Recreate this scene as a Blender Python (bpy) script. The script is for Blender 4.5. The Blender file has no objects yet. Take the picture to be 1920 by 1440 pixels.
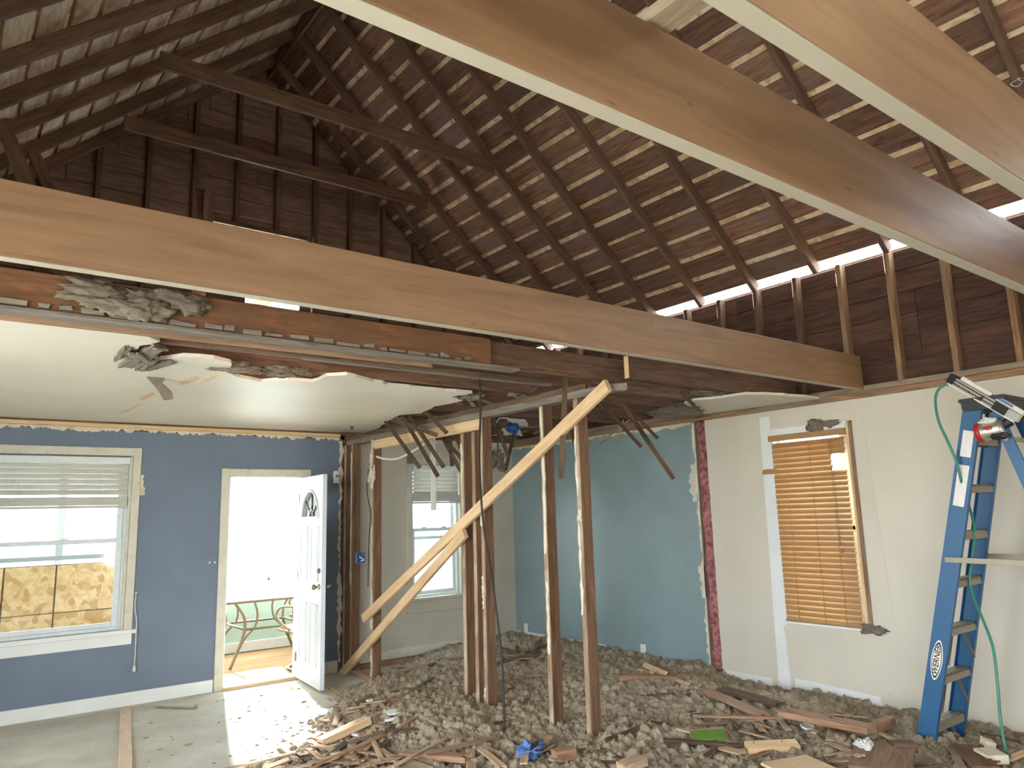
import bpy, bmesh, math, random
import numpy as np
from mathutils import Vector, Matrix, noise as mnoise
random.seed(11); np.random.seed(11)
S = bpy.context.scene
COL = S.collection

# ------------------------------------------------------------------ camera
YAW, PITCH, ROLL, FPX, ZC = math.radians(37.7256), math.radians(9.9458), math.radians(-1.6434), 1389.61, 1.59
CAMP = Vector((0, 0, ZC))
_F = Vector((math.sin(YAW)*math.cos(PITCH), math.cos(YAW)*math.cos(PITCH), math.sin(PITCH)))
_r0 = Vector((math.cos(YAW), -math.sin(YAW), 0)); _u0 = _r0.cross(_F)
_R = _r0*math.cos(ROLL) + _u0*math.sin(ROLL)
_U = -_r0*math.sin(ROLL) + _u0*math.cos(ROLL)
cam = bpy.data.cameras.new('camera'); camo = bpy.data.objects.new('camera', cam); COL.objects.link(camo)
cam.sensor_fit = 'HORIZONTAL'; cam.sensor_width = 36; cam.lens = FPX*36/1920; cam.clip_start = .05; cam.clip_end = 400
camo.matrix_world = Matrix(((_R.x, _U.x, -_F.x, 0), (_R.y, _U.y, -_F.y, 0), (_R.z, _U.z, -_F.z, ZC), (0, 0, 0, 1)))
S.camera = camo

def at(px, py, axis, val):
    """measure: where the sight line through a photo pixel meets a known plane of the house"""
    d = _F*FPX + _R*(px-960) - _U*(py-720)
    return CAMP + d*((val-CAMP[axis])/d[axis])

# ------------------------------------------------------------------ world, sun, exposure
SKY, SUN, LAMP = 8.0, 20.0, 9.0
w = bpy.data.worlds.new('world'); S.world = w; w.use_nodes = True
bg = w.node_tree.nodes['Background']; bg.inputs[0].default_value = (.90, .96, 1.0, 1); bg.inputs[1].default_value = SKY
sl = bpy.data.lights.new('sun', 'SUN'); sl.energy = SUN; sl.angle = math.radians(4); sl.color = (1, .95, .86)
so = bpy.data.objects.new('sun', sl); COL.objects.link(so)
so.rotation_euler = Vector((-.24, -1, -.50)).to_track_quat('-Z', 'Y').to_euler()
S.view_settings.view_transform = 'Standard'; S.view_settings.look = 'None'
S.view_settings.gamma = 1; S.view_settings.use_curve_mapping = False
S.view_settings.exposure = 1.3
S.cycles.max_bounces = 6; S.cycles.diffuse_bounces = 4; S.cycles.transparent_max_bounces = 6; S.cycles.sample_clamp_indirect = 8

def portal(cx, cy, cz, sx, sz, d):
    l = bpy.data.lights.new('window_portal', 'AREA'); l.shape = 'RECTANGLE'; l.size = sx; l.size_y = sz
    l.cycles.is_portal = True
    o = bpy.data.objects.new('window_portal', l); COL.objects.link(o); o.location = (cx, cy, cz)
    o.rotation_euler = Vector(d).to_track_quat('-Z', 'Y').to_euler()

# house dimensions (metres)
XB, XL, YA, YK = 5.91, -.76, 7.69, -6.5
XR = (XB+XL)/2; TAN = math.tan(math.radians(41.8)); EAVE = 3.72
ANG = math.atan(TAN); CA, SA = math.cos(ANG), math.sin(ANG)
portal(2.55, 7.92, 4.28, .96, .82, (0, -1, 0))
portal(.55, 7.86, 1.45, 1.9, 1.5, (0, -1, 0)); portal(2.7, 7.86, 1.0, .8, 2.0, (0, -1, 0)); portal(4.75, 7.86, 1.4, .7, 1.5, (0, -1, 0))
for _a, _b in ((3.6, 5.2),): portal((_a+_b)/2, YK-.16, 1.45, _b-_a, 1.7, (0, 1, 0))
for _a, _b in ((-2.3, -.5), (.1, 1.9), (2.5, 4.3)): portal(-1.76, (_a+_b)/2, 1.4, _b-_a, 1.8, (1, 0, 0))
portal(6.1, 3.48, 1.4, .7, 1.6, (-1, 0, 0))

# ------------------------------------------------------------------ materials
def srgb(r, g, b):
    f = lambda c: (c/255/12.92) if c/255 <= .04045 else ((c/255+.055)/1.055)**2.4
    return (f(r), f(g), f(b), 1)
MATS = {}
def newmat(name):
    m = bpy.data.materials.new(name); m.use_nodes = True; MATS[name] = m
    return m, m.node_tree.nodes, m.node_tree.links, m.node_tree.nodes['Principled BSDF']
def _coords(N, L, scale, rnd=True):
    tc = N.new('ShaderNodeTexCoord'); mp = N.new('ShaderNodeMapping'); mp.inputs['Scale'].default_value = scale
    L.new(tc.outputs['Object'], mp.inputs['Vector'])
    if rnd:
        oi = N.new('ShaderNodeObjectInfo'); mu = N.new('ShaderNodeMath'); mu.operation = 'MULTIPLY'; mu.inputs[1].default_value = 57
        L.new(oi.outputs['Random'], mu.inputs[0]); L.new(mu.outputs[0], mp.inputs['Location'])
        return mp, oi
    return mp, None
def noise(N, L, vec, scale, detail=5, rough=.6, dist=0):
    n = N.new('ShaderNodeTexNoise'); n.inputs['Scale'].default_value = scale; n.inputs['Detail'].default_value = detail
    n.inputs['Roughness'].default_value = rough; n.inputs['Distortion'].default_value = dist
    L.new(vec.outputs[0], n.inputs['Vector']); return n
def ramp(N, L, fac, stops):
    r = N.new('ShaderNodeValToRGB'); cr = r.color_ramp
    while len(cr.elements) < len(stops): cr.elements.new(.5)
    for e, (p, c) in zip(cr.elements, stops): e.position = p; e.color = c
    L.new(fac, r.inputs['Fac']); return r
def mixc(N, L, fac, a, b, mode='MIX'):
    m = N.new('ShaderNodeMix'); m.data_type = 'RGBA'; m.blend_type = mode
    if isinstance(fac, float): m.inputs[0].default_value = fac
    else: L.new(fac, m.inputs[0])
    for k, v in ((6, a), (7, b)):
        if isinstance(v, tuple): m.inputs[k].default_value = v
        else: L.new(v, m.inputs[k])
    return m.outputs[2]
def bump(N, L, B, h, s=.3, d=.004):
    b = N.new('ShaderNodeBump'); b.inputs['Strength'].default_value = s; b.inputs['Distance'].default_value = d
    L.new(h, b.inputs['Height']); L.new(b.outputs[0], B.inputs['Normal'])
def wood(name, dark, light, rough=.75, grain=1.0, vary=.35, knots=None, stain=None, spec=.3):
    m, N, L, B = newmat(name)
    mp, oi = _coords(N, L, (1.3*grain, 13*grain, 13*grain))
    n = noise(N, L, mp, 2.2, 6, .62, .9)
    c = ramp(N, L, n.outputs[0], [(.34, dark), (.64, light)]).outputs[0]
    mp2, _ = _coords(N, L, (1, 1.6, 1.6)); n2 = noise(N, L, mp2, 2.4, 4)
    if stain:
        s = ramp(N, L, n2.outputs[0], [(.48, (0, 0, 0, 1)), (.66, (1, 1, 1, 1))]).outputs[0]
        c = mixc(N, L, s, c, stain)
    if knots:
        mp3, _ = _coords(N, L, (1.6, 5, 5)); v = N.new('ShaderNodeTexVoronoi'); v.inputs['Scale'].default_value = 2.1
        L.new(mp3.outputs[0], v.inputs['Vector'])
        k = ramp(N, L, v.outputs['Distance'], [(.025, (.75, .75, .75, 1)), (.085, (0, 0, 0, 1))]).outputs[0]
        c = mixc(N, L, k, c, knots)
    mr = N.new('ShaderNodeMapRange'); mr.inputs['To Min'].default_value = 1-vary; mr.inputs['To Max'].default_value = 1+vary*.6
    L.new(oi.outputs['Random'], mr.inputs['Value'])
    hs = N.new('ShaderNodeHueSaturation'); L.new(mr.outputs[0], hs.inputs['Value']); L.new(c, hs.inputs['Color'])
    L.new(hs.outputs[0], B.inputs['Base Color']); B.inputs['Roughness'].default_value = rough
    B.inputs['Specular IOR Level'].default_value = spec
    bump(N, L, B, n.outputs[0], .35, .003)
    return m
def paint(name, col, rough=.6, dirt=None, scale=3.0, amt=(.5, .75), bs=.12, spec=.4, vary=.06):
    m, N, L, B = newmat(name)
    mp, oi = _coords(N, L, (1, 1, 1), False)
    n = noise(N, L, mp, scale, 6); c0 = tuple(v*(1-vary) for v in col[:3])+(1,); c1 = tuple(min(1, v*(1+vary)) for v in col[:3])+(1,)
    c = ramp(N, L, n.outputs[0], [(.3, c0), (.7, c1)]).outputs[0]
    if dirt:
        n2 = noise(N, L, mp, scale*1.7, 8, .7)
        s = ramp(N, L, n2.outputs[0], [(amt[0], (0, 0, 0, 1)), (amt[1], (1, 1, 1, 1))]).outputs[0]
        c = mixc(N, L, s, c, dirt)
    L.new(c, B.inputs['Base Color']); B.inputs['Roughness'].default_value = rough; B.inputs['Specular IOR Level'].default_value = spec
    n3 = noise(N, L, mp, 60, 4); bump(N, L, B, n3.outputs[0], bs, .002)
    return m
def plain(name, col, rough=.5, metal=0.0, spec=.5):
    m, N, L, B = newmat(name); mp, oi = _coords(N, L, (1, 1, 1), False); n = noise(N, L, mp, 25, 4)
    c = ramp(N, L, n.outputs[0], [(.3, tuple(v*.88 for v in col[:3])+(1,)), (.7, col)]).outputs[0]
    L.new(c, B.inputs['Base Color']); B.inputs['Roughness'].default_value = rough; B.inputs['Metallic'].default_value = metal
    B.inputs['Specular IOR Level'].default_value = spec
    return m
def osb(name, a, b, c3):
    m, N, L, B = newmat(name); mp, oi = _coords(N, L, (1, 1, 1))
    v = N.new('ShaderNodeTexVoronoi'); v.inputs['Scale'].default_value = 16; L.new(mp.outputs[0], v.inputs['Vector'])
    n = noise(N, L, mp, 9, 4, .6, 1.5)
    c = ramp(N, L, n.outputs[0], [(.35, a), (.65, b)]).outputs[0]
    sx = N.new('ShaderNodeSeparateColor'); L.new(v.outputs['Color'], sx.inputs[0])
    r = ramp(N, L, sx.outputs[0], [(.55, (0, 0, 0, 1)), (.9, (.8, .8, .8, 1))]).outputs[0]
    L.new(mixc(N, L, r, c, c3), B.inputs['Base Color']); B.inputs['Roughness'].default_value = .7
    return m
def glass(name, tint=(.93, .97, .98, 1), mixf=.9):
    m, N, L, B = newmat(name); N.remove(B); out = N['Material Output']
    t = N.new('ShaderNodeBsdfTransparent'); t.inputs[0].default_value = tint
    g = N.new('ShaderNodeBsdfGlossy'); g.inputs['Roughness'].default_value = .05
    mx = N.new('ShaderNodeMixShader'); mx.inputs[0].default_value = 1-mixf
    L.new(t.outputs[0], mx.inputs[1]); L.new(g.outputs[0], mx.inputs[2]); L.new(mx.outputs[0], out.inputs[0]); return m
def translucent(name, col, f=.45):
    m, N, L, B = newmat(name); out = N['Material Output']; mp, oi = _coords(N, L, (2, 20, 20)); n = noise(N, L, mp, 2, 5)
    c = ramp(N, L, n.outputs[0], [(.3, tuple(v*.85 for v in col[:3])+(1,)), (.7, col)]).outputs[0]
    L.new(c, B.inputs['Base Color']); B.inputs['Roughness'].default_value = .45
    t = N.new('ShaderNodeBsdfTranslucent'); L.new(c, t.inputs[0]); mx = N.new('ShaderNodeMixShader'); mx.inputs[0].default_value = f
    L.new(B.outputs[0], mx.inputs[1]); L.new(t.outputs[0], mx.inputs[2]); L.new(mx.outputs[0], out.inputs[0]); return m

M_OLD = wood('old_brown_lumber', srgb(82, 62, 50), srgb(124, 96, 76), vary=.25)
M_STUD = wood('reddish_stud_lumber', srgb(92, 67, 50), srgb(134, 101, 77), vary=.15, stain=srgb(112, 84, 64))
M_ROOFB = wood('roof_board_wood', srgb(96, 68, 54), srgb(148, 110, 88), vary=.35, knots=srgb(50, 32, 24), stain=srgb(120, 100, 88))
M_ROOFL = wood('pale_roof_board_wood', srgb(178, 162, 140), srgb(224, 208, 182), vary=.2, knots=srgb(80, 60, 45), stain=srgb(150, 122, 98))  # left slope boards, paler than those of the right slope
M_RAFT = wood('rafter_wood', srgb(90, 68, 55), srgb(124, 97, 78), vary=.2)
M_GABLE = wood('gable_board_wood', srgb(116, 92, 79), srgb(150, 122, 106), vary=.25)
M_UPB = wood('dark_sheathing_wood', srgb(66, 46, 38), srgb(98, 70, 56), vary=.25)
M_BEAM = wood('new_beam_wood', srgb(126, 96, 69), srgb(150, 117, 86), rough=.42, grain=.5, vary=.02, knots=srgb(104, 68, 44), spec=.5)
M_NEW = wood('new_pine', srgb(202, 168, 126), srgb(228, 198, 158), rough=.6, grain=.7, vary=.06, knots=srgb(165, 112, 66))
M_LATH = wood('lath_wood', srgb(70, 54, 42), srgb(112, 90, 70), vary=.25)
M_SCRAP = wood('scrap_lath_wood', srgb(150, 126, 100), srgb(200, 174, 142), vary=.3, stain=srgb(140, 122, 104))
M_SCRAPB = wood('scrap_brown_wood', srgb(122, 90, 68), srgb(168, 132, 104), vary=.25, stain=srgb(150, 128, 108))
M_PLATE = wood('wall_plate_wood', srgb(112, 84, 60), srgb(164, 130, 98), vary=.1, stain=srgb(130, 116, 100))
M_OSB = osb('osb_deck', srgb(218, 190, 150), srgb(240, 220, 186), srgb(190, 156, 116))
M_OSB2 = osb('osb_sheet', srgb(214, 170, 110), srgb(238, 206, 154), srgb(190, 140, 80))
M_BLUE = paint('slate_blue_paint', srgb(112, 124, 142), .7)
M_TEAL = paint('grey_teal_paint', srgb(136, 155, 158), .38, spec=.5)
M_BEIGE = paint('beige_paint', srgb(190, 184, 168), .7)
M_CREAM = paint('cream_wall_paint', srgb(206, 199, 183), .6, scale=1.2)
M_PATCH = paint('bluish_white_primer', srgb(222, 224, 224), .7)
M_PLASTER = paint('ceiling_plaster', srgb(216, 211, 196), .5, spec=.4, scale=1.5)
M_TORN = paint('torn_plaster', srgb(216, 206, 184), .9, dirt=srgb(170, 150, 122))
M_WHITE = paint('white_trim_paint', srgb(226, 228, 224), .5, bs=.05)
M_DOOR = paint('white_door_paint', srgb(204, 212, 218), .4, bs=.03)
M_TRIMW = paint('worn_trim', srgb(206, 202, 186), .7, dirt=srgb(176, 160, 134), scale=5, amt=(.55, .8))
M_VINYL = plain('white_vinyl', srgb(222, 228, 228), .4)
M_GLASS = glass('window_glass')
M_BLINDW = translucent('white_blind_slat', srgb(206, 204, 194), .08)
M_BLINDT = translucent('tan_blind_slat', srgb(178, 138, 92), .12)
M_CORD = plain('cord_white', srgb(222, 220, 212), .7)
M_DUST = paint('grey_dust_insulation', srgb(122, 112, 98), .95, dirt=srgb(84, 74, 64), scale=14, bs=1.0, vary=.2)
M_PINK = paint('pink_fibreglass', srgb(176, 116, 116), .95, dirt=srgb(104, 60, 54), scale=11, amt=(.42, .62), bs=1.0, vary=.3)
M_LADDER = paint('blue_fibreglass', srgb(24, 84, 126), .42, dirt=srgb(18, 60, 98), scale=5, amt=(.6, .8), bs=.03, spec=.5)
M_ALU = plain('aluminium', srgb(196, 192, 180), .38, .85)
M_DULLALU = plain('dull_aluminium', srgb(150, 140, 122), .5, .5)
M_BLACK = plain('black_plastic', srgb(26, 26, 28), .5)
M_DARKM = plain('dark_metal', srgb(60, 54, 50), .45, .6)
M_RED = plain('red_plastic', srgb(176, 34, 30), .4)
M_STICK = plain('white_sticker', srgb(224, 222, 214), .6)
M_HOSE = plain('green_hose', srgb(52, 128, 104), .45)
M_CABLE = plain('black_cable', srgb(40, 32, 28), .6)
M_BLUEP = plain('blue_plastic', srgb(36, 96, 170), .4)
M_BLUET = plain('pale_blue_plastic', srgb(84, 116, 170), .45)
M_BRONZE = plain('bronze_patio_metal', srgb(140, 126, 108), .45, .4)
M_SLING = translucent('tan_sling', srgb(214, 170, 120), .2)
M_GREENW = paint('pale_green_paint', srgb(180, 208, 196), .7)
M_PORCHF = wood('porch_floor', srgb(150, 118, 80), srgb(176, 142, 100), grain=.4, vary=.1)
M_KNOB = plain('nickel_knob', srgb(140, 132, 122), .3, .9)
M_GREEN = plain('green_paint_scrap', srgb(84, 120, 40), .6)
M_NAIL = plain('nail_steel', srgb(110, 100, 92), .4, .8)
M_GROUND = paint('pale_ground', srgb(196, 192, 182), .9, scale=.4)
M_SIDING = paint('pale_blue_siding', srgb(190, 212, 222), .7)
M_FABRIC = plain('crumpled_paper', srgb(214, 210, 204), .9)
def floor_mat():
    m, N, L, B = newmat('dusty_subfloor'); mp, oi = _coords(N, L, (1, 1, 1), False)
    n = noise(N, L, mp, 1.6, 8, .65); c = ramp(N, L, n.outputs[0], [(.3, srgb(172, 165, 150)), (.7, srgb(208, 202, 188))]).outputs[0]
    n2 = noise(N, L, mp, 26, 5, .7); s = ramp(N, L, n2.outputs[0], [(.62, (0, 0, 0, 1)), (.7, (1, 1, 1, 1))]).outputs[0]
    c = mixc(N, L, s, c, srgb(122, 110, 90))
    L.new(c, B.inputs['Base Color']); B.inputs['Roughness'].default_value = .7; bump(N, L, B, n2.outputs[0], .3, .004); return m
M_FLOOR = floor_mat()
def pile_mat():
    m, N, L, B = newmat('cellulose_insulation'); mp, oi = _coords(N, L, (1, 1, 1), False)
    n = noise(N, L, mp, 7, 8, .7); c = ramp(N, L, n.outputs[0], [(.3, srgb(146, 132, 112)), (.7, srgb(192, 180, 158))]).outputs[0]
    n3 = noise(N, L, mp, 1.1, 3); c = mixc(N, L, ramp(N, L, n3.outputs[0], [(.4, (0, 0, 0, 1)), (.65, (.6, .6, .6, 1))]).outputs[0], c, srgb(168, 152, 130))
    L.new(c, B.inputs['Base Color']); B.inputs['Roughness'].default_value = 1; B.inputs['Specular IOR Level'].default_value = .05
    n2 = noise(N, L, mp, 70, 6, .75); bump(N, L, B, n2.outputs[0], .9, .012); return m
M_PILE = pile_mat()

# ------------------------------------------------------------------ object helpers
def link(name, me, mat, parent=None, mw=None):
    o = bpy.data.objects.new(name, me); COL.objects.link(o)
    if mat and not me.materials: me.materials.append(mat)
    if mw is not None: o.matrix_world = mw
    if parent:
        o.parent = parent; o.matrix_parent_inverse = INV[parent.name] if parent.name in INV else parent.matrix_basis.inverted()
    return o
INV = {}
def tag(o, label, cat, group=None):
    o['label'] = label; o['category'] = cat
    if group: o['group'] = group
    return o
def thing(name, label, cat, loc, group=None):
    o = bpy.data.objects.new(name, None); COL.objects.link(o); o.location = loc; o.empty_display_size = .1
    INV[o.name] = Matrix.Translation(-Vector(loc)); return tag(o, label, cat, group)
def struct(name, loc=(0, 0, 0), label=None):
    o = bpy.data.objects.new(name, None); COL.objects.link(o); o.location = loc; o['kind'] = 'structure'
    if label: o['label'] = label
    INV[o.name] = Matrix.Translation(-Vector(loc)); return o
def skind(o, label=None):
    o['kind'] = 'structure'
    if label: o['label'] = label
    return o
def mesh(name, v, f, smooth=False):
    me = bpy.data.meshes.new(name); me.from_pydata([tuple(p) for p in v], [], f); me.update()
    if smooth:
        for p in me.polygons: p.use_smooth = True
    return me
_cache = {}
def prism(L, w_, t, bev=.004):
    key = (round(L, 3), round(w_, 4), round(t, 4), bev)
    if key in _cache: return _cache[key]
    b = min(bev, w_*.3, t*.3); y, z = w_/2, t/2
    pr = [(-y+b, -z), (y-b, -z), (y, -z+b), (y, z-b), (y-b, z), (-y+b, z), (-y, z-b), (-y, -z+b)]
    v = [(0, a, c) for a, c in pr]+[(L, a, c) for a, c in pr]
    f = [(i, (i+1) % 8, (i+1) % 8+8, i+8) for i in range(8)]+[tuple(range(7, -1, -1)), tuple(range(8, 16))]
    return _cache.setdefault(key, mesh('board', v, f))
def frame(a, b, side):
    x = (Vector(b)-Vector(a)).normalized(); s = Vector(side); z = x.cross(s)
    if z.length < 1e-6: z = x.cross(Vector((.3, .7, .64)))
    z.normalize(); y = z.cross(x)
    return Matrix(((x.x, y.x, z.x, a[0]), (x.y, y.y, z.y, a[1]), (x.z, y.z, z.z, a[2]), (0, 0, 0, 1)))
def board(name, a, b, w_, t, side, mat, parent=None, bev=.004):
    """straight timber: centre line a-b, width w_ along side, thickness t across"""
    a, b = Vector(a), Vector(b)
    me = prism((b-a).length, w_, t, bev)
    if me.materials and me.materials[0] != mat:
        key = (me.name, mat.name)
        if key not in _cache: c = me.copy(); c.materials.clear(); c.materials.append(mat); _cache[key] = c
        me = _cache[key]
    return link(name, me, mat, parent, frame(a, b, side))
def box(name, x0, x1, y0, y1, z0, z1, mat, parent=None, bev=.004):
    d = [x1-x0, y1-y0, z1-z0]; c = [(x0+x1)/2, (y0+y1)/2, (z0+z1)/2]; k = d.index(max(d)); o = [i for i in range(3) if i != k]
    a = list(c); b = list(c); a[k] -= d[k]/2; b[k] += d[k]/2; side = [0, 0, 0]; side[o[0]] = 1
    return board(name, a, b, d[o[0]], d[o[1]], side, mat, parent, bev)
def boxes(name, bl, mat, parent=None):
    v, f = [], []
    for x0, x1, y0, y1, z0, z1 in bl:
        n = len(v); v += [(x, y, z) for x in (x0, x1) for y in (y0, y1) for z in (z0, z1)]
        f += [tuple(n+i for i in q) for q in ((0, 1, 3, 2), (4, 6, 7, 5), (0, 4, 5, 1), (2, 3, 7, 6), (0, 2, 6, 4), (1, 5, 7, 3))]
    return link(name, mesh(name, v, f), mat, parent)
def slab(name, pts, thick, mw, mat, parent=None):
    """flat polygon (local xy) with thickness along local z, centred"""
    bm = bmesh.new(); vs = [bm.verts.new((p[0], p[1], -thick/2)) for p in pts]; fc = bm.faces.new(vs)
    r = bmesh.ops.extrude_face_region(bm, geom=[fc])
    for g in r['geom']:
        if isinstance(g, bmesh.types.BMVert): g.co.z += thick
    bmesh.ops.recalc_face_normals(bm, faces=bm.faces[:]); bmesh.ops.triangulate(bm, faces=[q for q in bm.faces if len(q.verts) > 4])
    me = bpy.data.meshes.new(name); bm.to_mesh(me); bm.free()
    return link(name, me, mat, parent, mw)
def plane_slab(name, pts3, normal_axis, thick, mat, parent=None):
    """polygon given by points in an axis plane of the house"""
    c = sum((Vector(p) for p in pts3), Vector())/len(pts3)
    X = Vector(((0, 1, 0), (1, 0, 0), (1, 0, 0))[normal_axis]); Y = Vector(((0, 0, 1), (0, 0, 1), (0, 1, 0))[normal_axis]); Z = X.cross(Y)
    mw = Matrix(((X.x, Y.x, Z.x, c.x), (X.y, Y.y, Z.y, c.y), (X.z, Y.z, Z.z, c.z), (0, 0, 0, 1)))
    return slab(name, [((Vector(p)-c).dot(X), (Vector(p)-c).dot(Y)) for p in pts3], thick, mw, mat, parent)
def torn_strip(name, a, b, w_, jag, normal_axis, updir, thick, mat, parent=None, n=40, both=False):
    """strip along a-b whose far edge is ragged"""
    a, b, up = Vector(a), Vector(b), Vector(updir); p = []
    for i in range(n+1): p.append(a.lerp(b, i/n)+(up*random.uniform(-jag, jag)*.6 if both else Vector()))
    q = 0
    for i in range(n, -1, -1):
        q = .6*q+random.uniform(-jag, jag)*.6; p.append(a.lerp(b, i/n)+up*max(.004, w_+q))
    return plane_slab(name, p, normal_axis, thick, mat, parent)
def spline(pts, n=8):
    P = [Vector(p) for p in pts]; P = [P[0]*2-P[1]]+P+[P[-1]*2-P[-2]]; out = []
    for i in range(1, len(P)-2):
        for k in range(n):
            t = k/n; out.append(.5*((2*P[i])+(P[i+1]-P[i-1])*t+(2*P[i-1]-5*P[i]+4*P[i+1]-P[i+2])*t*t+(3*P[i]-P[i-1]-3*P[i+1]+P[i+2])*t**3))
    return out+[P[-2]]
def tube(name, pts, r, mat, parent=None, seg=8, closed=False, sx=1, base=None):
    pts = [Vector(p) for p in pts]; v, f = [], []; n = len(pts); up = None
    rr = r if isinstance(r, (list, tuple)) else [r]*n
    for i, p in enumerate(pts):
        t = (pts[(i+1) % n]-pts[i-1]) if closed else (pts[min(i+1, n-1)]-pts[max(i-1, 0)])
        t.normalize()
        if up is None: up = t.orthogonal().normalized()
        up = (up-t*up.dot(t)).normalized(); s = t.cross(up)
        for k in range(seg):
            a = 2*math.pi*k/seg; v.append(p+(up*math.cos(a)+s*math.sin(a)*sx)*rr[i])
    for i in range(n if closed else n-1):
        for k in range(seg):
            j = (i+1) % n; f.append((i*seg+k, i*seg+(k+1) % seg, j*seg+(k+1) % seg, j*seg+k))
    if not closed: f += [tuple(range(seg-1, -1, -1)), tuple(range((n-1)*seg, n*seg))]
    o0 = Vector(base) if base is not None else pts[0].copy()
    return link(name, mesh(name, [q-o0 for q in v], f, True), mat, parent, Matrix.Translation(o0))
def lathe(name, prof, mat, mw, parent=None, seg=20):
    v, f = [], []; n = len(prof)
    for k in range(seg):
        a = 2*math.pi*k/seg; v += [(r*math.cos(a), r*math.sin(a), z) for r, z in prof]
    for k in range(seg):
        for i in range(n-1): f.append((k*n+i, ((k+1) % seg)*n+i, ((k+1) % seg)*n+i+1, k*n+i+1))
    return link(name, mesh(name, v, f, True), mat, parent, mw)
def lump(name, loc, size, mat, parent=None, seed=0, rough=.35, sub=4):
    """ragged clump: displaced icosphere"""
    bm = bmesh.new(); bmesh.ops.create_icosphere(bm, subdivisions=sub, radius=1); rs = random.Random(seed); off = Vector((seed*3.7, seed*1.9, seed*.7))
    for q in bm.verts:
        c = q.co.copy(); d = 1+rough*2.2*mnoise.noise(c*1.6+off)+rough*1.3*mnoise.noise(c*4.3+off)+rough*.9*mnoise.noise(c*9+off)+rough*.6*mnoise.noise(c*19+off)+rs.uniform(-.12, .12)*rough
        q.co = Vector((c.x*size[0], c.y*size[1], c.z*size[2]))*max(.25, d)
    me = bpy.data.meshes.new(name); bm.to_mesh(me); bm.free()
    for p in me.polygons: p.use_smooth = True
    return link(name, me, mat, parent, Matrix.Translation(Vector(loc)))
def splinter(name, a, b, w_, t, side, mat, parent=None, jag=.06, seed=0):
    """board with splintered ends"""
    rs = random.Random(seed); a, b = Vector(a), Vector(b); L_ = (b-a).length; n = 5; pts = []
    for i in range(n+1): pts.append((rs.uniform(0, jag), -w_/2+w_*i/n))
    for i in range(n, -1, -1): pts.append((L_-rs.uniform(0, jag), -w_/2+w_*i/n))
    return slab(name, pts, t, frame(a, b, side), mat, parent)
# ================================================================== STRUCTURE
CEIL = lambda y: 2.48+(y-3.6)*.014
floor = skind(boxes('floor', [(-1.75, XB+.1, YK-.1, YA+.14, -.12, 0)], M_FLOOR), 'dusty bare subfloor of the gutted room')
# ---- front wall (blue left of the partition, beige right of it)
W1 = (-.35, 1.42, .66, 2.22); D1 = (2.32, 3.08, 0, 2.05); W2 = (4.42, 5.08, .67, 2.2)
wf = struct('wall_front', (XR, YA, 0), 'front wall with windows and open door')
boxes('blue_plaster', [(XL, W1[0], YA, YA+.14, 0, 2.46), (W1[0], W1[1], YA, YA+.14, 0, W1[2]), (W1[0], W1[1], YA, YA+.14, W1[3], 2.46), (W1[1], D1[0], YA, YA+.14, 0, 2.46),
      (D1[0], D1[1], YA, YA+.14, D1[3], 2.46), (D1[1], 3.53, YA, YA+.14, 0, 2.46)], M_BLUE, wf)
boxes('beige_plaster', [(3.64, W2[0], YA, YA+.14, 0, 2.5), (W2[0], W2[1], YA, YA+.14, 0, W2[2]), (W2[0], W2[1], YA, YA+.14, W2[3], 2.5), (W2[1], XB, YA, YA+.14, 0, 2.5)], M_BEIGE, wf)
boxes('wall_core', [(3.53, 3.64, YA+.02, YA+.14, 0, 2.5), (XL, XB, YA+.02, YA+.14, 2.46, 2.62)], M_OLD, wf)
torn_strip('torn_plaster_edge', (XL, YA-.003, 2.482), (3.5, YA-.003, 2.482), .026, .024, 1, (0, 0, -1), .008, M_TORN, wf, 300)
torn_strip('torn_plaster_edge', (3.5, YA-.004, .1), (3.5, YA-.004, 2.44), .03, .03, 1, (1, 0, 0), .012, M_TORN, wf, 60, True)
box('nailer_strip', XL, 3.5, YA-.022, YA, 2.484, 2.52, M_NEW, wf)
box('furring_strip', XL, 3.5, YA-.016, YA, 2.522, 2.545, M_OLD, wf)
torn_strip('torn_plaster_edge', (3.66, YA-.003, 2.5), (XB, YA-.003, 2.5), .04, .03, 1, (0, 0, -1), .008, M_TORN, wf, 50)
# ---- right wall
W3 = (3.14, 3.84, .62, 2.2)
wr = struct('wall_right', (XB, 2.5, 0), 'right wall, grey teal and cream, bare boards above')
boxes('teal_plaster', [(XB, XB+.1, 4.70, YA, 0, 2.44)], M_TEAL, wr)
cr = []
ys = [YK, W3[0], W3[1], 4.575]
for a, b in zip(ys, ys[1:]):
    for ww in (W3,):
        if abs(a-ww[0]) < .01: cr += [(XB, XB+.1, a, b, 0, ww[2]), (XB, XB+.1, a, b, ww[3], 2.44)]; break
    else: cr.append((XB, XB+.1, a, b, 0, 2.44))
boxes('cream_plaster', cr, M_CREAM, wr)
boxes('outer_sheathing', [(XB+.1, XB+.12, a, b, 0, 2.5) for a, b in ((YK, W3[0]), (W3[1], YA))]+[(XB+.1, XB+.12, ww[0], ww[1], z0, z1) for ww in (W3,) for z0, z1 in ((0, ww[2]), (ww[3], 2.5))], M_GABLE, wr)
torn_strip('torn_plaster_edge', (XB-.004, 4.70, .05), (XB-.004, 4.70, 2.42), .02, .022, 0, (0, 1, 0), .012, M_TORN, wr, 150)
torn_strip('torn_plaster_edge', (XB-.004, 4.75, 2.44), (XB-.004, YA, 2.44), .03, .03, 0, (0, 0, -1), .012, M_TORN, wr, 60)
q = at(1280, 897, 0, XB); torn_strip('torn_plaster_patch', (XB-.003, 4.72, 1.66), (XB-.003, 4.72, 2.02), .07, .05, 0, (0, 1, 0), .01, M_TRIMW, wr, 14)
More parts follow.
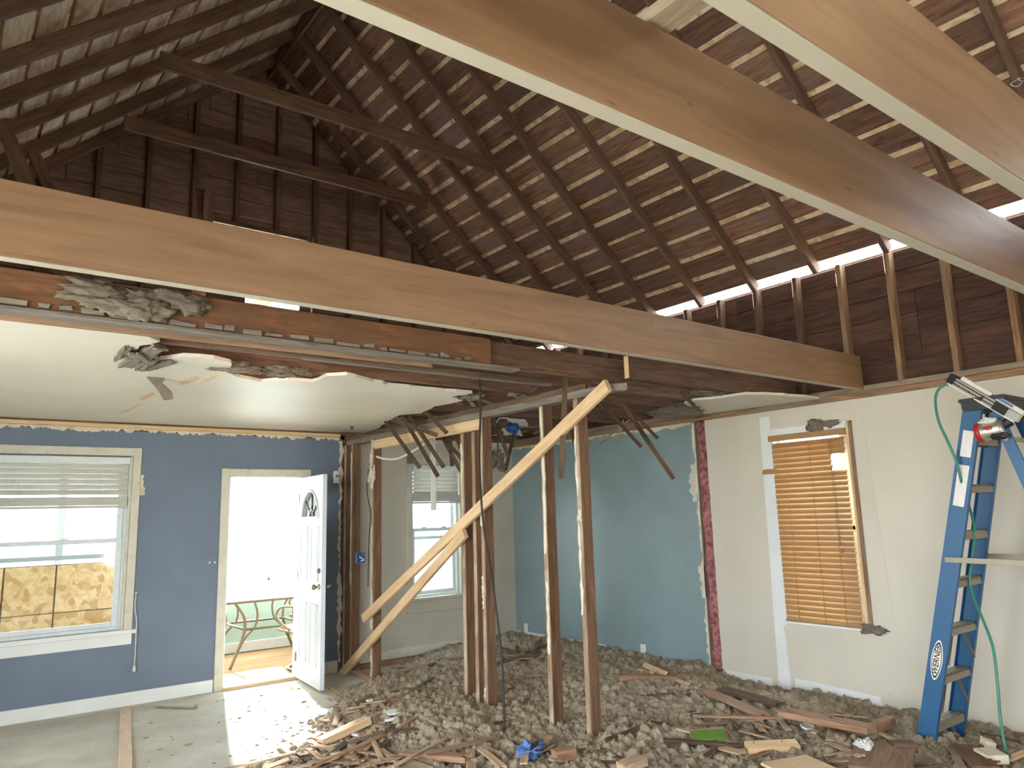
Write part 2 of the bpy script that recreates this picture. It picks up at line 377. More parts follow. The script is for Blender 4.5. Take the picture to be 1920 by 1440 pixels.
torn_strip('torn_plaster_patch', (XB-.003, 4.70, .75), (XB-.003, 4.70, 1.05), .05, .03, 0, (0, 1, 0), .016, M_TORN, wr, 14)
plane_slab('pink_insulation', [(XB+.03, 4.575+.005*math.sin(i*2.1), .05+i*.119) for i in range(21)]+[(XB+.03, 4.665+.012*math.sin(i*1.7), .05+i*.119) for i in range(20, -1, -1)], 0, .07, M_PINK, wr)
box('stud', XB+.01, XB+.09, 4.66, 4.70, 0, 2.44, M_OLD, wr)
box('bottom_plate', XB-.02, XB+.09, 4.56, 4.71, 0, .12, M_STUD, wr)
# patched strip beside the tan blind, primer line at floor, joint lines
plane_slab('primer_strip', [at(*p, 0, XB-.004) for p in ((1424, 783), (1443, 781), (1446, 830), (1478, 1168), (1470, 1175), (1487, 1312), (1463, 1310), (1440, 1000))], 0, .008, M_PATCH, wr)
torn_strip('primer_strip', (XB-.003, 4.55, .115), (XB-.003, 4.05, .115), .07, .01, 0, (0, 0, -1), .006, M_PATCH, wr, 20)
torn_strip('primer_strip', (XB-.003, 3.83, .15), (XB-.003, 3.1, .12), .1, .012, 0, (0, 0, -1), .006, M_PATCH, wr, 24)
plane_slab('primer_strip', [(XB-.003, 3.07, 2.28), (XB-.003, 3.0, 2.28), (XB-.003, 2.93, .7), (XB-.003, 3.06, .7)], 0, .005, M_CREAM, wr)
box('top_plate', XB-.03, XB+.09, YK, YA, 2.44, 2.488, M_PLATE, wr)
box('top_plate', XB-.025, XB+.09, YK, YA, 2.49, 2.535, wood('dusty_plate_wood', srgb(118, 102, 86), srgb(152, 136, 116), vary=.1), wr)
y = 3.08-.41*23
while y < YA:
    box('stud', XB+.005, XB+.09, y-.022, y+.022, 2.535, 3.6, M_PLATE if y < 3.3 else M_OLD, wr); y += .41
for k in range(6):
    y = YK; z0 = 2.53+k*.181
    while y < YA:
        e = min(YA, y+random.choice((1.64, 2.46, 3.28))); e = YA if YA-e < .5 else e
        box('sheathing_board', XB+.09, XB+.11, y+.002, e-.002, z0+.002, z0+.177-(.012 if k == 5 else 0), M_UPB, wr); y = e
boxes('outer_siding', [(XB+.112, XB+.13, YK, YA+.13, 2.5, 3.625)], M_GABLE, wr)
# ---- gable above the front wall
GW = (2.06, 3.04, 3.86, 4.7)
wg = struct('wall_gable', (XR, YA, 2.6), 'dark board gable wall of the open attic')
for k in range(21):
    z0 = 2.58+k*.19; z1 = z0+.184; xl = XL+max(0, (z1-EAVE)/TAN); xr = XB-max(0, (z1-EAVE)/TAN)
    if xr-xl < .15: continue
    cuts = [xl]
    if z1 > GW[2]+.02 and z0 < GW[3]-.02: segs = [(xl, GW[0]), (GW[1], xr)]
    else:
        c = XL+.2+.44*random.randint(4, 12); segs = [(xl, c), (c, xr)] if xl+.4 < c < xr-.4 else [(xl, xr)]
    for a, b in segs: box('sheathing_board', a+.002, b-.002, YA+.09, YA+.11, z0, z1, M_GABLE, wg)
k = -4
while True:
    x = .98+.44*k; k += 1
    if x < XL+.1: continue
    if x > XB-.1: break
    top = EAVE+min(x-XL, XB-x)*TAN-.05
    for a, b in ([(2.6, GW[2]), (GW[3], top)] if GW[0] < x < GW[1] else [(2.6, top)]):
        box('stud', x-.022, x+.022, YA+.005, YA+.09, a, b, M_RAFT, wg)
for a in ((GW[0]-.05, GW[1]+.05, GW[2]-.05, GW[2]), (GW[0]-.05, GW[1]+.05, GW[3], GW[3]+.05)): box('window_blocking', a[0], a[1], YA+.0, YA+.09, a[2], a[3], M_RAFT, wg)
box('window_blocking', GW[0]-.05, 2.4, YA-.03, YA, GW[2]-.06, GW[2]+.13, M_RAFT, wg)
p0, p1 = at(395, 418, 1, YA-.03), at(640, 440, 1, YA-.03); box('ledger', p0.x, 3.9, YA-.045, YA-.0, p0.z-.16, p0.z, M_GABLE, wg)
p0, p1 = at(392, 355, 1, YA-.03), at(392, 415, 1, YA-.03); box('ledger', p0.x-.05, p0.x+.05, YA-.045, YA, p1.z-.1, p0.z, M_GABLE, wg)
zt = lambda x: EAVE+.055+min(x-XL, XB-x)*TAN
for pl in ([(XL, 2.5), (GW[0], 2.5), (GW[0], zt(GW[0])), (XL, EAVE+.045)], [(GW[1], 2.5), (XB+.1, 2.5), (XB+.1, EAVE-.06), (XB, EAVE+.045), (GW[1], zt(GW[1]))], [(GW[0], 2.5), (GW[1], 2.5), (GW[1], GW[2]), (GW[0], GW[2])], [(GW[0], GW[3]), (GW[1], GW[3]), (GW[1], zt(GW[1])), (XR, zt(XR)), (GW[0], zt(GW[0]))]):
    plane_slab('outer_siding', [(a, YA+.122, b) for a, b in pl], 1, .02, M_GABLE, wg)
# ---- roof
RAFT = [7.46, 6.88, 6.25, 5.69, 5.15, 4.52, 3.90, 3.28, 2.66, 2.04, 1.42, .8, .18, -.44, -1.06, -1.68, -2.3, -2.92, -3.54, -4.16, -4.78, -5.4, -6.02]
SLOPE = (XB-XR)/CA
def rp(side, s, off, y):       # s up the slope from the eave, off outward from the board underside
    x = (XB-s*CA+off*SA) if side > 0 else (XL+s*CA-off*SA)
    return Vector((x, y, EAVE+s*SA+off*CA))
for side, nm in ((1, 'right'), (-1, 'left')):
    rf = struct('roof_'+nm, (XR, 2, 4), ('brown plank' if side > 0 else 'pale plank')+' roof slope seen from inside'); d = rp(side, 1, 0, 0)-rp(side, 0, 0, 0)
    for k in range(20):
        s = -.06+k*.236+.095; y = YK
        if s > SLOPE: break
        while y < YA+.1:
            c = [r for r in RAFT if r-y > 1.0]; e = random.choice(sorted(c)[:5]) if c else YA+.1
            if YA-e < .9: e = YA+.1
            wd = .19+random.uniform(-.012, .004); o_ = random.uniform(-.006, .006)
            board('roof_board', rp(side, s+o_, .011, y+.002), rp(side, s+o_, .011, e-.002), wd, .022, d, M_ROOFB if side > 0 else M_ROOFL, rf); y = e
    for y in RAFT:
        board('rafter', rp(side, -.1, -.053, y), rp(side, SLOPE-.01, -.053, y), .104, .045, Vector((SA*side, 0, CA)), M_RAFT, rf)
    board('roof_deck', rp(side, (SLOPE+.06-.055)/2, .031, YK), rp(side, (SLOPE+.06-.055)/2, .031, YA+.14), SLOPE+.06+.055, .014, d, M_OSB, rf)
    if side > 0: box('ridge_board', XR-.011, XR+.011, YK, YA, EAVE+SLOPE*SA-.2, EAVE+SLOPE*SA-.01, M_RAFT, rf)
# ---- walls behind and left of the camera (out of frame)
BW = ((3.6, 5.2),)
def wall_with_holes(name, axis, pos, lo, hi, holes, z0, z1, top, mat, label):
    bl = []; cuts = [lo]+[v for h in holes for v in h]+[hi]
    for i in range(len(cuts)-1):
        a, b = cuts[i], cuts[i+1]
        for q0, q1 in ([(0, z0), (z1, top)] if i % 2 else [(0, top)]):
            bl.append((a, b, pos[0], pos[1], q0, q1) if axis == 1 else (pos[0], pos[1], a, b, q0, q1))
    return skind(boxes(name, bl, mat), label)
wb_ = wall_with_holes('wall_back', 1, (YK-.12, YK), XL-.1, XB+.1, BW, .6, 2.3, 3.7, M_CREAM, 'back wall behind the camera')
plane_slab('gable_back', [(XL, YK-.05, 3.6), (XB, YK-.05, 3.6), (XR, YK-.05, 3.6+(XB-XR)*TAN)], 1, .05, M_GABLE, None); skind(bpy.data.objects['gable_back'], 'rear attic gable')
bpy.data.objects['gable_back'].name = 'wall_gable_back'
wl_ = wall_with_holes('wall_left', 0, (-1.72, -1.6), YK, YA+.14, ((-2.3, -.5), (.1, 1.9), (2.5, 4.3)), .5, 2.3, 2.5, M_BLUE, 'left wall beside the camera')
skind(boxes('wall_left_upper', [(XL-.1, XL, YK, YA+.14, 2.5, 3.62)], M_GABLE), 'attic knee wall above the left bay')
skind(boxes('ceiling_left', [(-1.72, XL, YK, YA+.14, 2.5, 2.6)], M_PLASTER), 'low ceiling of the left bay')
skind(boxes('wall_left_end', [(-1.72, XL-.1, YK-.12, YK, 0, 2.6), (-1.72, XL, YA, YA+.14, 0, 2.6)], M_BLUE), 'end walls of the left bay')
# ---- plaster ceiling that is left
def cpt(px, py): 
    p = at(px, py, 2, 2.5); p = at(px, py, 2, CEIL(p.y)); return p
edge = [cpt(*p) for p in ((-60, 582), (60, 596), (150, 612), (215, 622), (280, 632), (300, 640), (262, 648), (248, 660), (240, 678), (228, 686), (252, 690), (275, 684), (300, 674), (345, 668), (400, 672), (432, 680), (428, 698), (450, 708), (490, 716), (540, 712), (585, 716), (612, 705), (650, 703), (700, 716), (745, 724), (800, 730), (885, 737), (846, 744), (868, 752), (815, 762), (790, 775), (748, 779), (728, 790), (706, 806), (682, 812))]
poly = [Vector((XL, edge[0].y, 0))]+edge+[Vector((3.5, edge[-1].y+.05, 0)), Vector((3.5, YA-.01, 0)), Vector((XL, YA-.01, 0))]
def ceil_piece(name, pts):
    bm = bmesh.new(); n = []
    fine = []
    for i, p in enumerate(pts):
        q = pts[(i+1) % len(pts)]; m = max(1, int((q-p).length/.07)) if (q-p).length < 1.6 else 1
        for k in range(m):
            r = p.lerp(q, k/m)
            if k: r = r+Vector((random.uniform(-.012, .012), random.uniform(-.016, .016), 0))
            fine.append(r)
    vs = [bm.verts.new((p.x, p.y, CEIL(p.y))) for p in fine]; fc = bm.faces.new(vs)
    r = bmesh.ops.extrude_face_region(bm, geom=[fc])
    for g in r['geom']:
        if isinstance(g, bmesh.types.BMVert): g.co.z += .02
    bmesh.ops.triangulate(bm, faces=[f for f in bm.faces if len(f.verts) > 4]); bmesh.ops.recalc_face_normals(bm, faces=bm.faces[:])
    me = bpy.data.meshes.new(name); bm.to_mesh(me); bm.free(); return me
ceiling = skind(link('ceiling', ceil_piece('ceiling', poly), M_PLASTER), 'white plaster ceiling with a ragged broken edge')
rem = [cpt(*p) for p in ((1283, 757), (1300, 751), (1335, 748), (1400, 739), (1470, 741), (1520, 746))]
rem += [Vector((XB-.04, rem[-1].y, 0)), Vector((XB-.04, cpt(1312, 776).y, 0)), cpt(1312, 770)]
link('ceiling_remnant', ceil_piece('ceiling_remnant', rem), M_PLASTER, ceiling)
for pl in (((952, 788), (985, 790), (990, 800), (968, 800)), ((942, 806), (975, 808), (980, 818), (948, 818))):
    link('ceiling_remnant', ceil_piece('ceiling_remnant', [cpt(*p) for p in pl]), M_PLASTER, ceiling)
# chips of bare wood showing on the ceiling
for pl in (((334, 716), (366, 706), (374, 708), (350, 720), (336, 722)), ((370, 716), (404, 702), (412, 702), (392, 714), (376, 719)), ((262, 744), (286, 736), (291, 739), (270, 750), (260, 751)), ((222, 774), (244, 768), (256, 758), (268, 756), (248, 768), (228, 776))):
    ps = [cpt(*p) for p in pl]; me = mesh('bare_wood_patch', [(p.x, p.y, CEIL(p.y)-.003) for p in ps]+[(p.x, p.y, CEIL(p.y)+.002) for p in ps], [tuple(range(len(ps)-1, -1, -1))]+[(i, (i+1) % len(ps), (i+1) % len(ps)+len(ps), i+len(ps)) for i in range(len(ps))])
    link('bare_wood_patch', me, M_NEW, ceiling)
# ---- trims
t1 = skind(box('baseboard_front', XL, 2.23, YA-.016, YA, 0, .115, M_WHITE), 'white baseboard under the blue wall')
skind(box('baseboard_front', 3.2, 3.5, YA-.016, YA, 0, .12, M_TRIMW), 'dusty baseboard beside the door')
skind(box('baseboard_front', 3.68, XB, YA-.02, YA, .03, .15, M_TRIMW), 'dirty baseboard under the small window')
skind(box('baseboard_right', XB-.02, XB, 6.1, YA-.02, .0, .16, M_WHITE), 'white baseboard in the corner under the teal wall')
skind(box('trim_1', 3.62, 5.2, YA-.09, YA-.02, 0, .05, M_PLATE), 'bare floor plate along the beige wall')
skind(box('trim_2', XB-.09, XB, YK, 4.55, 0, .045, M_SCRAPB), 'bare floor plate along the cream wall')
# ---- windows
def sash_window(name, x0, x1, z0, z1, y, rails, label, stile=.05):
    wn = struct(name, ((x0+x1)/2, y, z0), label)
    for a in ((x0, x0+.03, z0, z1), (x1-.03, x1, z0, z1), (x0+.03, x1-.03, z1-.03, z1), (x0+.03, x1-.03, z0, z0+.03)): box('window_frame', a[0], a[1], y, y+.1, a[2], a[3], M_VINYL, wn)
    mid = (rails[0]+rails[1])/2
    for (za, zb, yy) in ((rails[1]-.02, z1-.03, y+.06), (z0+.03, rails[0]+.02, y+.025)):
        sa = None
        for a in ((x0+.03, x0+.03+stile, za, zb), (x1-.03-stile, x1-.03, za, zb), (x0+.03+stile, x1-.03-stile, zb-.04, zb), (x0+.03+stile, x1-.03-stile, za, za+.04)):
            box('sash', a[0], a[1], yy, yy+.03, a[2], a[3], M_VINYL, wn)
        boxes('pane', [(x0+.03+stile, x1-.03-stile, yy+.012, yy+.016, za+.04, zb-.04)], M_GLASS, wn)
    for xx in (x0+(x1-x0)*.3, x1-(x1-x0)*.28): box('sash_lock', xx-.03, xx+.03, y+.02, y+.05, rails[0]+.02, rails[0]+.035, M_VINYL, wn)
    return wn
zr = at(100, 1018, 1, YA+.05).z; zr2 = at(100, 1047, 1, YA+.08).z
win1 = sash_window('window_1', W1[0], W1[1], W1[2], W1[3], YA+.03, (zr, zr2), 'wide double hung window in the blue wall')
for nm, a in (('casing', (1.43, 1.50, YA-.018, YA, .64, 2.30)), ('casing', (W1[0]-.08, 1.43, YA-.018, YA, 2.225, 2.30)), ('jamb', (1.405, 1.43, YA-.005, YA+.05, .66, 2.22)), ('sill', (W1[0]-.1, 1.53, YA-.05, YA+.04, .625, .66)), ('apron', (W1[0]-.08, 1.5, YA-.018, YA, .53, .625))):
    box(nm, *a, M_TRIMW if nm != 'sill' and nm != 'apron' else M_WHITE, win1)
torn_strip('torn_plaster', (1.50, YA-.004, 1.86), (1.50, YA-.004, 2.05), .03, .02, 1, (1, 0, 0), .01, M_TORN, win1, 10)
zr = at(800, 993, 1, YA+.05).z; zr2 = at(800, 1008, 1, YA+.08).z
win2 = sash_window('window_2', W2[0], W2[1], W2[2], W2[3], YA+.04, (zr, zr2), 'narrow double hung window in the beige wall', .04)
for nm, a in (('casing', (W2[0]-.08, W2[0], YA-.018, YA, .66, 2.3)), ('casing', (W2[1], W2[1]+.08, YA-.018, YA, .66, 2.3)), ('casing', (W2[0]-.08, W2[1]+.08, YA-.018, YA, 2.2, 2.3)), ('sill', (W2[0]-.1, W2[1]+.1, YA-.045, YA+.04, .635, .67)), ('apron', (W2[0]-.08, W2[1]+.08, YA-.016, YA, .5, .635))):
    box(nm, *a, M_BEIGE, win2)
win3 = struct('window_3', (XB, 3.49, .62), 'window behind the tan blind in the cream wall')
for a in ((W3[0], W3[0]+.12, W3[2], W3[3]), (W3[1]-.03, W3[1], W3[2], W3[3]), (W3[0]+.03, W3[1]-.03, W3[3]-.03, W3[3]), (W3[0]+.03, W3[1]-.03, W3[2], W3[2]+.03), (W3[0]+.03, W3[1]-.03, 1.38, 1.42)):
    box('window_frame', XB+.07, XB+.11, a[0], a[1], a[2], a[3], M_VINYL, win3)
boxes('pane', [(XB+.09, XB+.094, W3[0]+.03, W3[1]-.03, W3[2]+.03, W3[3]-.03)], M_GLASS, win3)
box('jamb', XB-.015, XB+.06, W3[0]-.012, W3[0]+.012, W3[2], W3[3]+.05, M_NEW, win3)
box('jamb', XB-.012, XB+.06, W3[1]-.005, W3[1]+.015, W3[2], W3[3], M_TRIMW, win3)
box('jamb', XB-.012, XB, W3[0]-.045, W3[0]-.012, W3[2], W3[3]+.07, M_PLATE, win3)
box('sill', XB-.035, XB+.06, W3[0]-.02, W3[1]+.03, W3[2]-.02, W3[2], M_WHITE, win3)
box('head_casing', XB-.012, XB, W3[0]+.0, W3[1]+.03, W3[3]+.01, W3[3]+.075, M_PATCH, win3)
lump('torn_plaster', (XB-.02, W3[0]-.05, W3[2]-.0), (.03, .09, .03), M_DUST, win3, 5)
lump('torn_plaster', (XB-.012, 3.42, W3[3]+.05), (.016, .07, .055), M_DUST, win3, 8)
lump('torn_plaster', (XB-.012, 3.3, W3[3]+.06), (.012, .1, .025), M_DUST, win3, 9)
# ---- door
dr = struct('door_1', (3.07, YA, 0), 'white panelled front door standing open')
trim = [(2.24, 2.32, YA-.018, YA, 0, 2.12), (3.08, 3.17, YA-.018, YA, 0, 2.12), (2.32, 3.08, YA-.018, YA, 2.05, 2.12)]
tr = struct('trim_3', (2.7, YA, 0), 'white casing around the front door')
for a in trim: box('casing', *a, M_TRIMW, tr)
for a in ((2.32, 2.335, YA, YA+.14, 0, 2.05), (3.065, 3.08, YA, YA+.14, 0, 2.05), (2.335, 3.065, YA, YA+.14, 2.035, 2.05)): box('jamb', *a, M_WHITE, tr)
box('threshold', 2.32, 3.08, YA-.05, YA+.14, 0, .03, M_NEW, tr)
hx, hy = 3.055, 7.66; fx, fy = 2.985, 6.88
dx = Vector((fx-hx, fy-hy, 0)).normalized(); dn = Vector((dx.y, -dx.x, 0))      # dn points to the lit side (-x)
if dn.x > 0: dn = -dn
DM = Matrix(((dx.x, dn.x, 0, hx), (dx.y, dn.y, 0, hy), (0, 0, 1, .025), (0, 0, 0, 1)))
DW, DH, DT = .785, 2.0, .042
def dbox(name, x0, x1, y0, y1, z0, z1, mat, par, bev=.004):
    o = box(name, x0, x1, y0, y1, z0, z1, mat, None, bev); o.matrix_world = DM @ o.matrix_world
    o.parent = par; o.matrix_parent_inverse = INV[par.name]; return o
v, f = [], []
def ext(poly):
    n = len(v); m = len(poly); v.extend([(a, -DT/2, b) for a, b in poly]+[(a, DT/2, b) for a, b in poly])
    f.append(tuple(range(n, n+m))); f.append(tuple(range(n+2*m-1, n+m-1, -1)))
    for i in range(m): f.append((n+i, n+m+i, n+m+(i+1) % m, n+(i+1) % m))
ac, ah0, aw, aht = DW/2, 1.585, .27, .27
ext([(0, 0), (DW, 0), (DW, ah0), (0, ah0)]); ext([(0, ah0), (ac-aw, ah0), (ac-aw, DH), (0, DH)]); ext([(ac+aw, ah0), (DW, ah0), (DW, DH), (ac+aw, DH)])
NA = 18
arc = [(ac-aw*math.cos(math.pi*i/NA), ah0+aht*math.sin(math.pi*i/NA)) for i in range(NA+1)]
for i in range(NA): ext([arc[i], arc[i+1], (arc[i+1][0], DH), (arc[i][0], DH)])
leaf = link('door_leaf', mesh('door_leaf', v, f), M_DOOR, dr, DM)
INV2 = DM.inverted()
def dpart(name, me, mat, par=leaf):
    o = bpy.data.objects.new(name, me); COL.objects.link(o); me.materials.append(mat); o.parent = par; return o
pane = dpart('fan_pane', mesh('fan_pane', [(a, 0, b) for a, b in arc], [tuple(range(NA+1))]), M_GLASS)
def dtube(name, pts, r, mat):
    o = tube(name, pts, r, mat, None, 6); o.parent = leaf; o.matrix_parent_inverse = Matrix.Identity(4); return o
dtube('fan_frame', [(a, .02, b) for a, b in arc]+[(ac-aw, .02, ah0)], .014, M_DOOR)
for a in (40, 90, 140):
    dtube('came', [(ac, .005, ah0+.03), (ac+aw*.5*math.cos(math.radians(a)), .005, ah0+aht*.5*math.sin(math.radians(a))), (ac+aw*math.cos(math.radians(a)), .005, ah0+aht*math.sin(math.radians(a)))], .007, M_KNOB)
dtube('came', [(ac-.06*math.cos(math.pi*i/8), .005, ah0+.01+.07*math.sin(math.pi*i/8)) for i in range(9)], .007, M_KNOB)
for x0 in (.1, .44):
    for z0, z1 in ((.2, .76), (.98, 1.5)):
        fr = []
        for (a, b, c, d_) in ((x0, x0+.245, z0, z0+.02), (x0, x0+.245, z1-.02, z1), (x0, x0+.02, z0, z1), (x0+.225, x0+.245, z0, z1), (x0+.055, x0+.19, z0+.055, z1-.055)):
            fr.append((a, b, DT/2-.002, DT/2+(.006 if b-a < .1 or d_-c < .1 else .004), c, d_))
        o = boxes('door_panel', fr, M_DOOR); o.parent = leaf; o.name = 'door_panel'
for zz, r, nm in ((.93, .028, 'knob'), (1.08, .024, 'deadbolt')):
    for sgn in (1, -1):
        mw = Matrix.Translation((DW-.07, sgn*DT/2, zz)) @ Matrix.Rotation(-sgn*math.pi/2, 4, 'X')
        o = lathe(nm, [(0, 0), (r, 0), (r, .006), (.011, .012), (.011, .03), (r*.9, .04), (r, .055), (r*.7, .068), (0, .07)] if nm == 'knob' else [(0, 0), (r, 0), (r, .012), (r*.6, .022), (0, .024)], M_KNOB, mw); o.parent = leaf
for z0 in (.2, 1.0, 1.8):
    o = boxes('hinge', [(-.012, .03, DT/2-.004, DT/2+.006, z0-.045, z0+.045)], M_KNOB); o.parent = leaf
# ---- enclosed porch beyond the door
pf = skind(box('floor_porch', -1.2, 4.3, YA+.14, 9.85, -.12, -.01, M_PORCHF), 'tan plank floor of the porch')
wp = struct('wall_porch', (2, 9.75, 0), 'low porch wall with wide bright openings above')
boxes('green_dado', [(2.3, 4.3, 9.72, 9.82, 0, .62)], M_GREENW, wp); box('porch_baseboard', 2.3, 4.3, 9.70, 9.72, 0, .12, M_WHITE, wp)
boxes('low_wall', [(-1.2, 2.3, 9.745, 9.82, 0, 1.18)], M_OLD, wp)
for i, (a, b) in enumerate(((-.6, .1), (.12, .62), (.635, 1.1), (1.115, 1.9), (1.915, 2.29))):
    for z0, z1 in ((.12, .66), (.67, 1.17)): box('osb_sheet', a+.001, b-.001, 9.725, 9.74, z0, z1, M_OSB2, wp, .002)
for x in (-1.1, 1.12, 2.3, 4.24): box('porch_post', x-.04, x+.04, 9.73, 9.81, .6 if x > 2.2 else 1.18, 2.42, M_WHITE, wp)
box('porch_header', -1.2, 4.3, 9.72, 9.82, 2.36, 2.46, M_WHITE, wp)
skind(box('ceiling_porch', -1.2, 4.4, YA+.14, 9.95, 2.46, 2.54, M_WHITE), 'white porch ceiling')
skind(boxes('wall_porch_end', [(4.2, 4.3, YA+.14, 9.72, 0, .62), (4.2, 4.3, YA+.14, 7.95, .62, 2.46), (-1.2, -1.1, YA+.14, 9.72, 0, 2.46)], M_GREENW), 'end walls of the porch')
skind(boxes('ground', [(-60, 60, -40, 90, -.75, -.7)], M_GROUND), 'pale ground outside')
nh = thing('sun_blocking_house', 'added white house outside, blocking the sun from the wide window', 'house', (-5, 19, -.7))  # added house, put outside to stop sun entering the wide window
boxes('wall', [(-14, 4.1, 17, 23, -.7, 6)], M_WHITE, nh)
me = mesh('roof', [(-14.4, 16.5, 6), (4.4, 16.5, 6), (4.4, 23.5, 6), (-14.4, 23.5, 6), (-14.4, 20, 9), (4.4, 20, 9)], [(0, 1, 5, 4), (2, 3, 4, 5), (1, 2, 5), (3, 0, 4), (3, 2, 1, 0)]); link('roof', me, M_ROOFB, nh)
nb = thing('sun_blocking_house', 'pale blue neighbouring house, sized to block the sun from the narrow window', 'house', (9, 15, -.7))  # place and height chosen to keep sun out of the narrow window
boxes('wall', [(5.1, 13, 14.2, 17, -.7, 6.0)], M_SIDING, nb)
me = mesh('roof', [(4.8, 13.9, 6.0), (13.4, 13.9, 6.0), (13.4, 17.4, 6.0), (4.8, 17.4, 6.0), (4.8, 15.6, 7.6), (13.4, 15.6, 7.6)], [(0, 1, 5, 4), (2, 3, 4, 5), (1, 2, 5), (3, 0, 4), (3, 2, 1, 0)]); link('roof', me, M_ROOFB, nb)
for i in range(2): box('window', 7.1+i*2.2, 8.0+i*2.2, 14.16, 14.2, .9, 2.3, M_SIDING, nb)
for i in range(3): box('window', -10+i*4.2, -8.8+i*4.2, 16.96, 17.0, 1.2, 2.8, M_SIDING, nh)

# ================================================================== FRAMING
# ---- three new beams across the room
M_UNDER = paint('whitish_beam_edge', srgb(172, 164, 146), .6, dirt=srgb(150, 128, 100), scale=4, amt=(.6, .75))  # strip along the bottom of each beam, whiter than its faces
for nm_y, x0, x1, z0, z1, lab in ((2.95, XL, 5.88, 2.505, 2.78, 'long new pale wood beam crossing low in front of the dark gable, ending at the cream wall'),
                                  (1.09, XL, 5.88, 2.505, 2.785, 'middle new wood beam running diagonally overhead from top centre to the right edge'),
                                  (.69, XL, 5.88, 2.51, 2.815, 'nearest new wood beam in the upper right corner')):
    b = board('ceiling_beam', (x0, nm_y+.024, (z0+z1)/2), (x1, nm_y+.024, (z0+z1)/2), z1-z0, .048, (0, 0, 1), M_BEAM, None, .003)
    tag(b, lab, 'beam')
    u = box('underside_strip', x0, x1, nm_y+.001, nm_y+.047, z0-.006, z0-.0005, M_UNDER); u.parent = b; u.matrix_parent_inverse = b.matrix_basis.inverted(); u['label'] = 'whitish underside strip'
def ctie(y, pl, pr_, lab, mat):
    a, b = at(*pl, 1, y), at(*pr_, 1, y); z = (a.z+b.z)/2
    return tag(board('collar_tie', (a.x, y, z), (b.x, y, z), .135, .04, (0, 0, 1), mat), lab, 'collar tie')
ctie(5.645, (300, 104), (925, 318), 'nearer collar tie, dark board tying two rafters above the reddish one', M_RAFT)
ctie(6.83, (232, 232), (800, 378), 'farther collar tie, reddish board just in front of the gable studs', M_OLD)
for y, p, q, lab in ((5.69, (2, 225), (52, 350), 'slanting brown brace under the left roof slope, nearer one at left edge'), (6.85, (62, 284), (96, 362), 'short dark brace under the left roof slope, farther one')):
    a, b = at(*p, 1, y), at(*q, 1, y); d = (b-a).normalized(); b = a+d*((a.z-2.66)/-d.z)
    tag(board('roof_brace', a, b, .09, .045, (d.z, 0, -d.x), M_RAFT), lab, 'brace')
# ---- ceiling joists
JB, JT = 2.502, 2.665
def joist(y, x0, x1, lab, grp=None, mat=M_OLD, zb=JB, zt_=JT, tt=.045):
    return tag(board('ceiling_joist', (x0, y+tt/2, (zb+zt_)/2), (x1, y+tt/2, (zb+zt_)/2), zt_-zb, tt, (0, 0, 1), mat), lab, 'joist', grp)
M_J1 = wood('orange_brown_joist', srgb(108, 74, 50), srgb(140, 100, 70), vary=.02, stain=srgb(112, 84, 64))
joist(3.62, XL, 2.64, 'orange brown ceiling joist at the broken ceiling edge, below the long beam', None, M_J1)
joist(3.67, 2.2, 4.3, 'dark joist lapped onto the orange brown joist, above the stud wall', None, M_OLD)
jx = at(1180, 700, 1, 3.53).x
o = joist(3.53, jx, 5.86, 'sawn off joist stub with a pale cut end, reaching to the cream wall', None, M_OLD)
e_ = box('cut_end', jx-.004, jx-.0005, 3.532, 3.573, JB+.002, JT-.002, M_NEW); e_.parent = o; e_.matrix_parent_inverse = o.matrix_basis.inverted(); e_['label'] = 'pale fresh saw cut'
for i in range(9):
    y = 4.03+.41*i
    lab = 'dark ceiling joist bared in the ceiling hole, first behind the orange brown joist' if i == 0 else 'dark ceiling joist over the back corner, %s behind the orange brown joist' % ('second', 'third', 'fourth', 'fifth', 'sixth', 'seventh', 'eighth', 'last')[i-1]
    joist(y, XL, 5.86, lab, None if i == 0 else 'bared joists over the back corner', M_OLD, CEIL(y)+.024, CEIL(y)+.187)
# plaster ledge, lath ends and keys under the broken edge
t = thing('lath_edge', 'ragged grey lath and plaster edge hanging under the orange brown joist', 'lath', (1, 3.66, 2.49))
M_GREYL = wood('grey_lath', srgb(104, 96, 88), srgb(140, 130, 118), vary=.1)
box('nailer', XL, 2.85, 3.60, 3.69, 2.478, 2.5, M_GREYL, t)
splinter('furring', (XL, 3.72, 2.472), (2.3, 3.72, 2.478), .05, .018, (0, 1, 0), M_SCRAPB, t, .1, 3)
splinter('furring', (1.0, 3.80, 2.475), (3.3, 3.84, 2.478), .045, .02, (0, 1, 0), M_LATH, t, .2, 4)
splinter('furring', (1.4, 3.90, 2.478), (3.4, 3.93, 2.48), .04, .014, (0, 1, 0), M_GREYL, t, .2, 5)
rs = random.Random(4); v, f = [], []
x = XL
while x < 2.5:
    l_ = rs.uniform(.03, .12); z = 2.5+rs.uniform(0, .01); n = len(v)
    for a in (x, x+l_):
        for b in (3.596, 3.618):
            for c in (z, z+rs.uniform(.012, .026)): v.append((a+rs.uniform(-.006, .006), b+rs.uniform(-.004, .004), c))
    f += [tuple(n+i for i in q) for q in ((0, 1, 3, 2), (4, 6, 7, 5), (0, 4, 5, 1), (2, 3, 7, 6), (0, 2, 6, 4), (1, 5, 7, 3))]; x += l_+rs.uniform(.005, .05)
o = link('plaster_keys', mesh('plaster_keys', v, f), M_GREYL, t); o['kind'] = 'stuff'
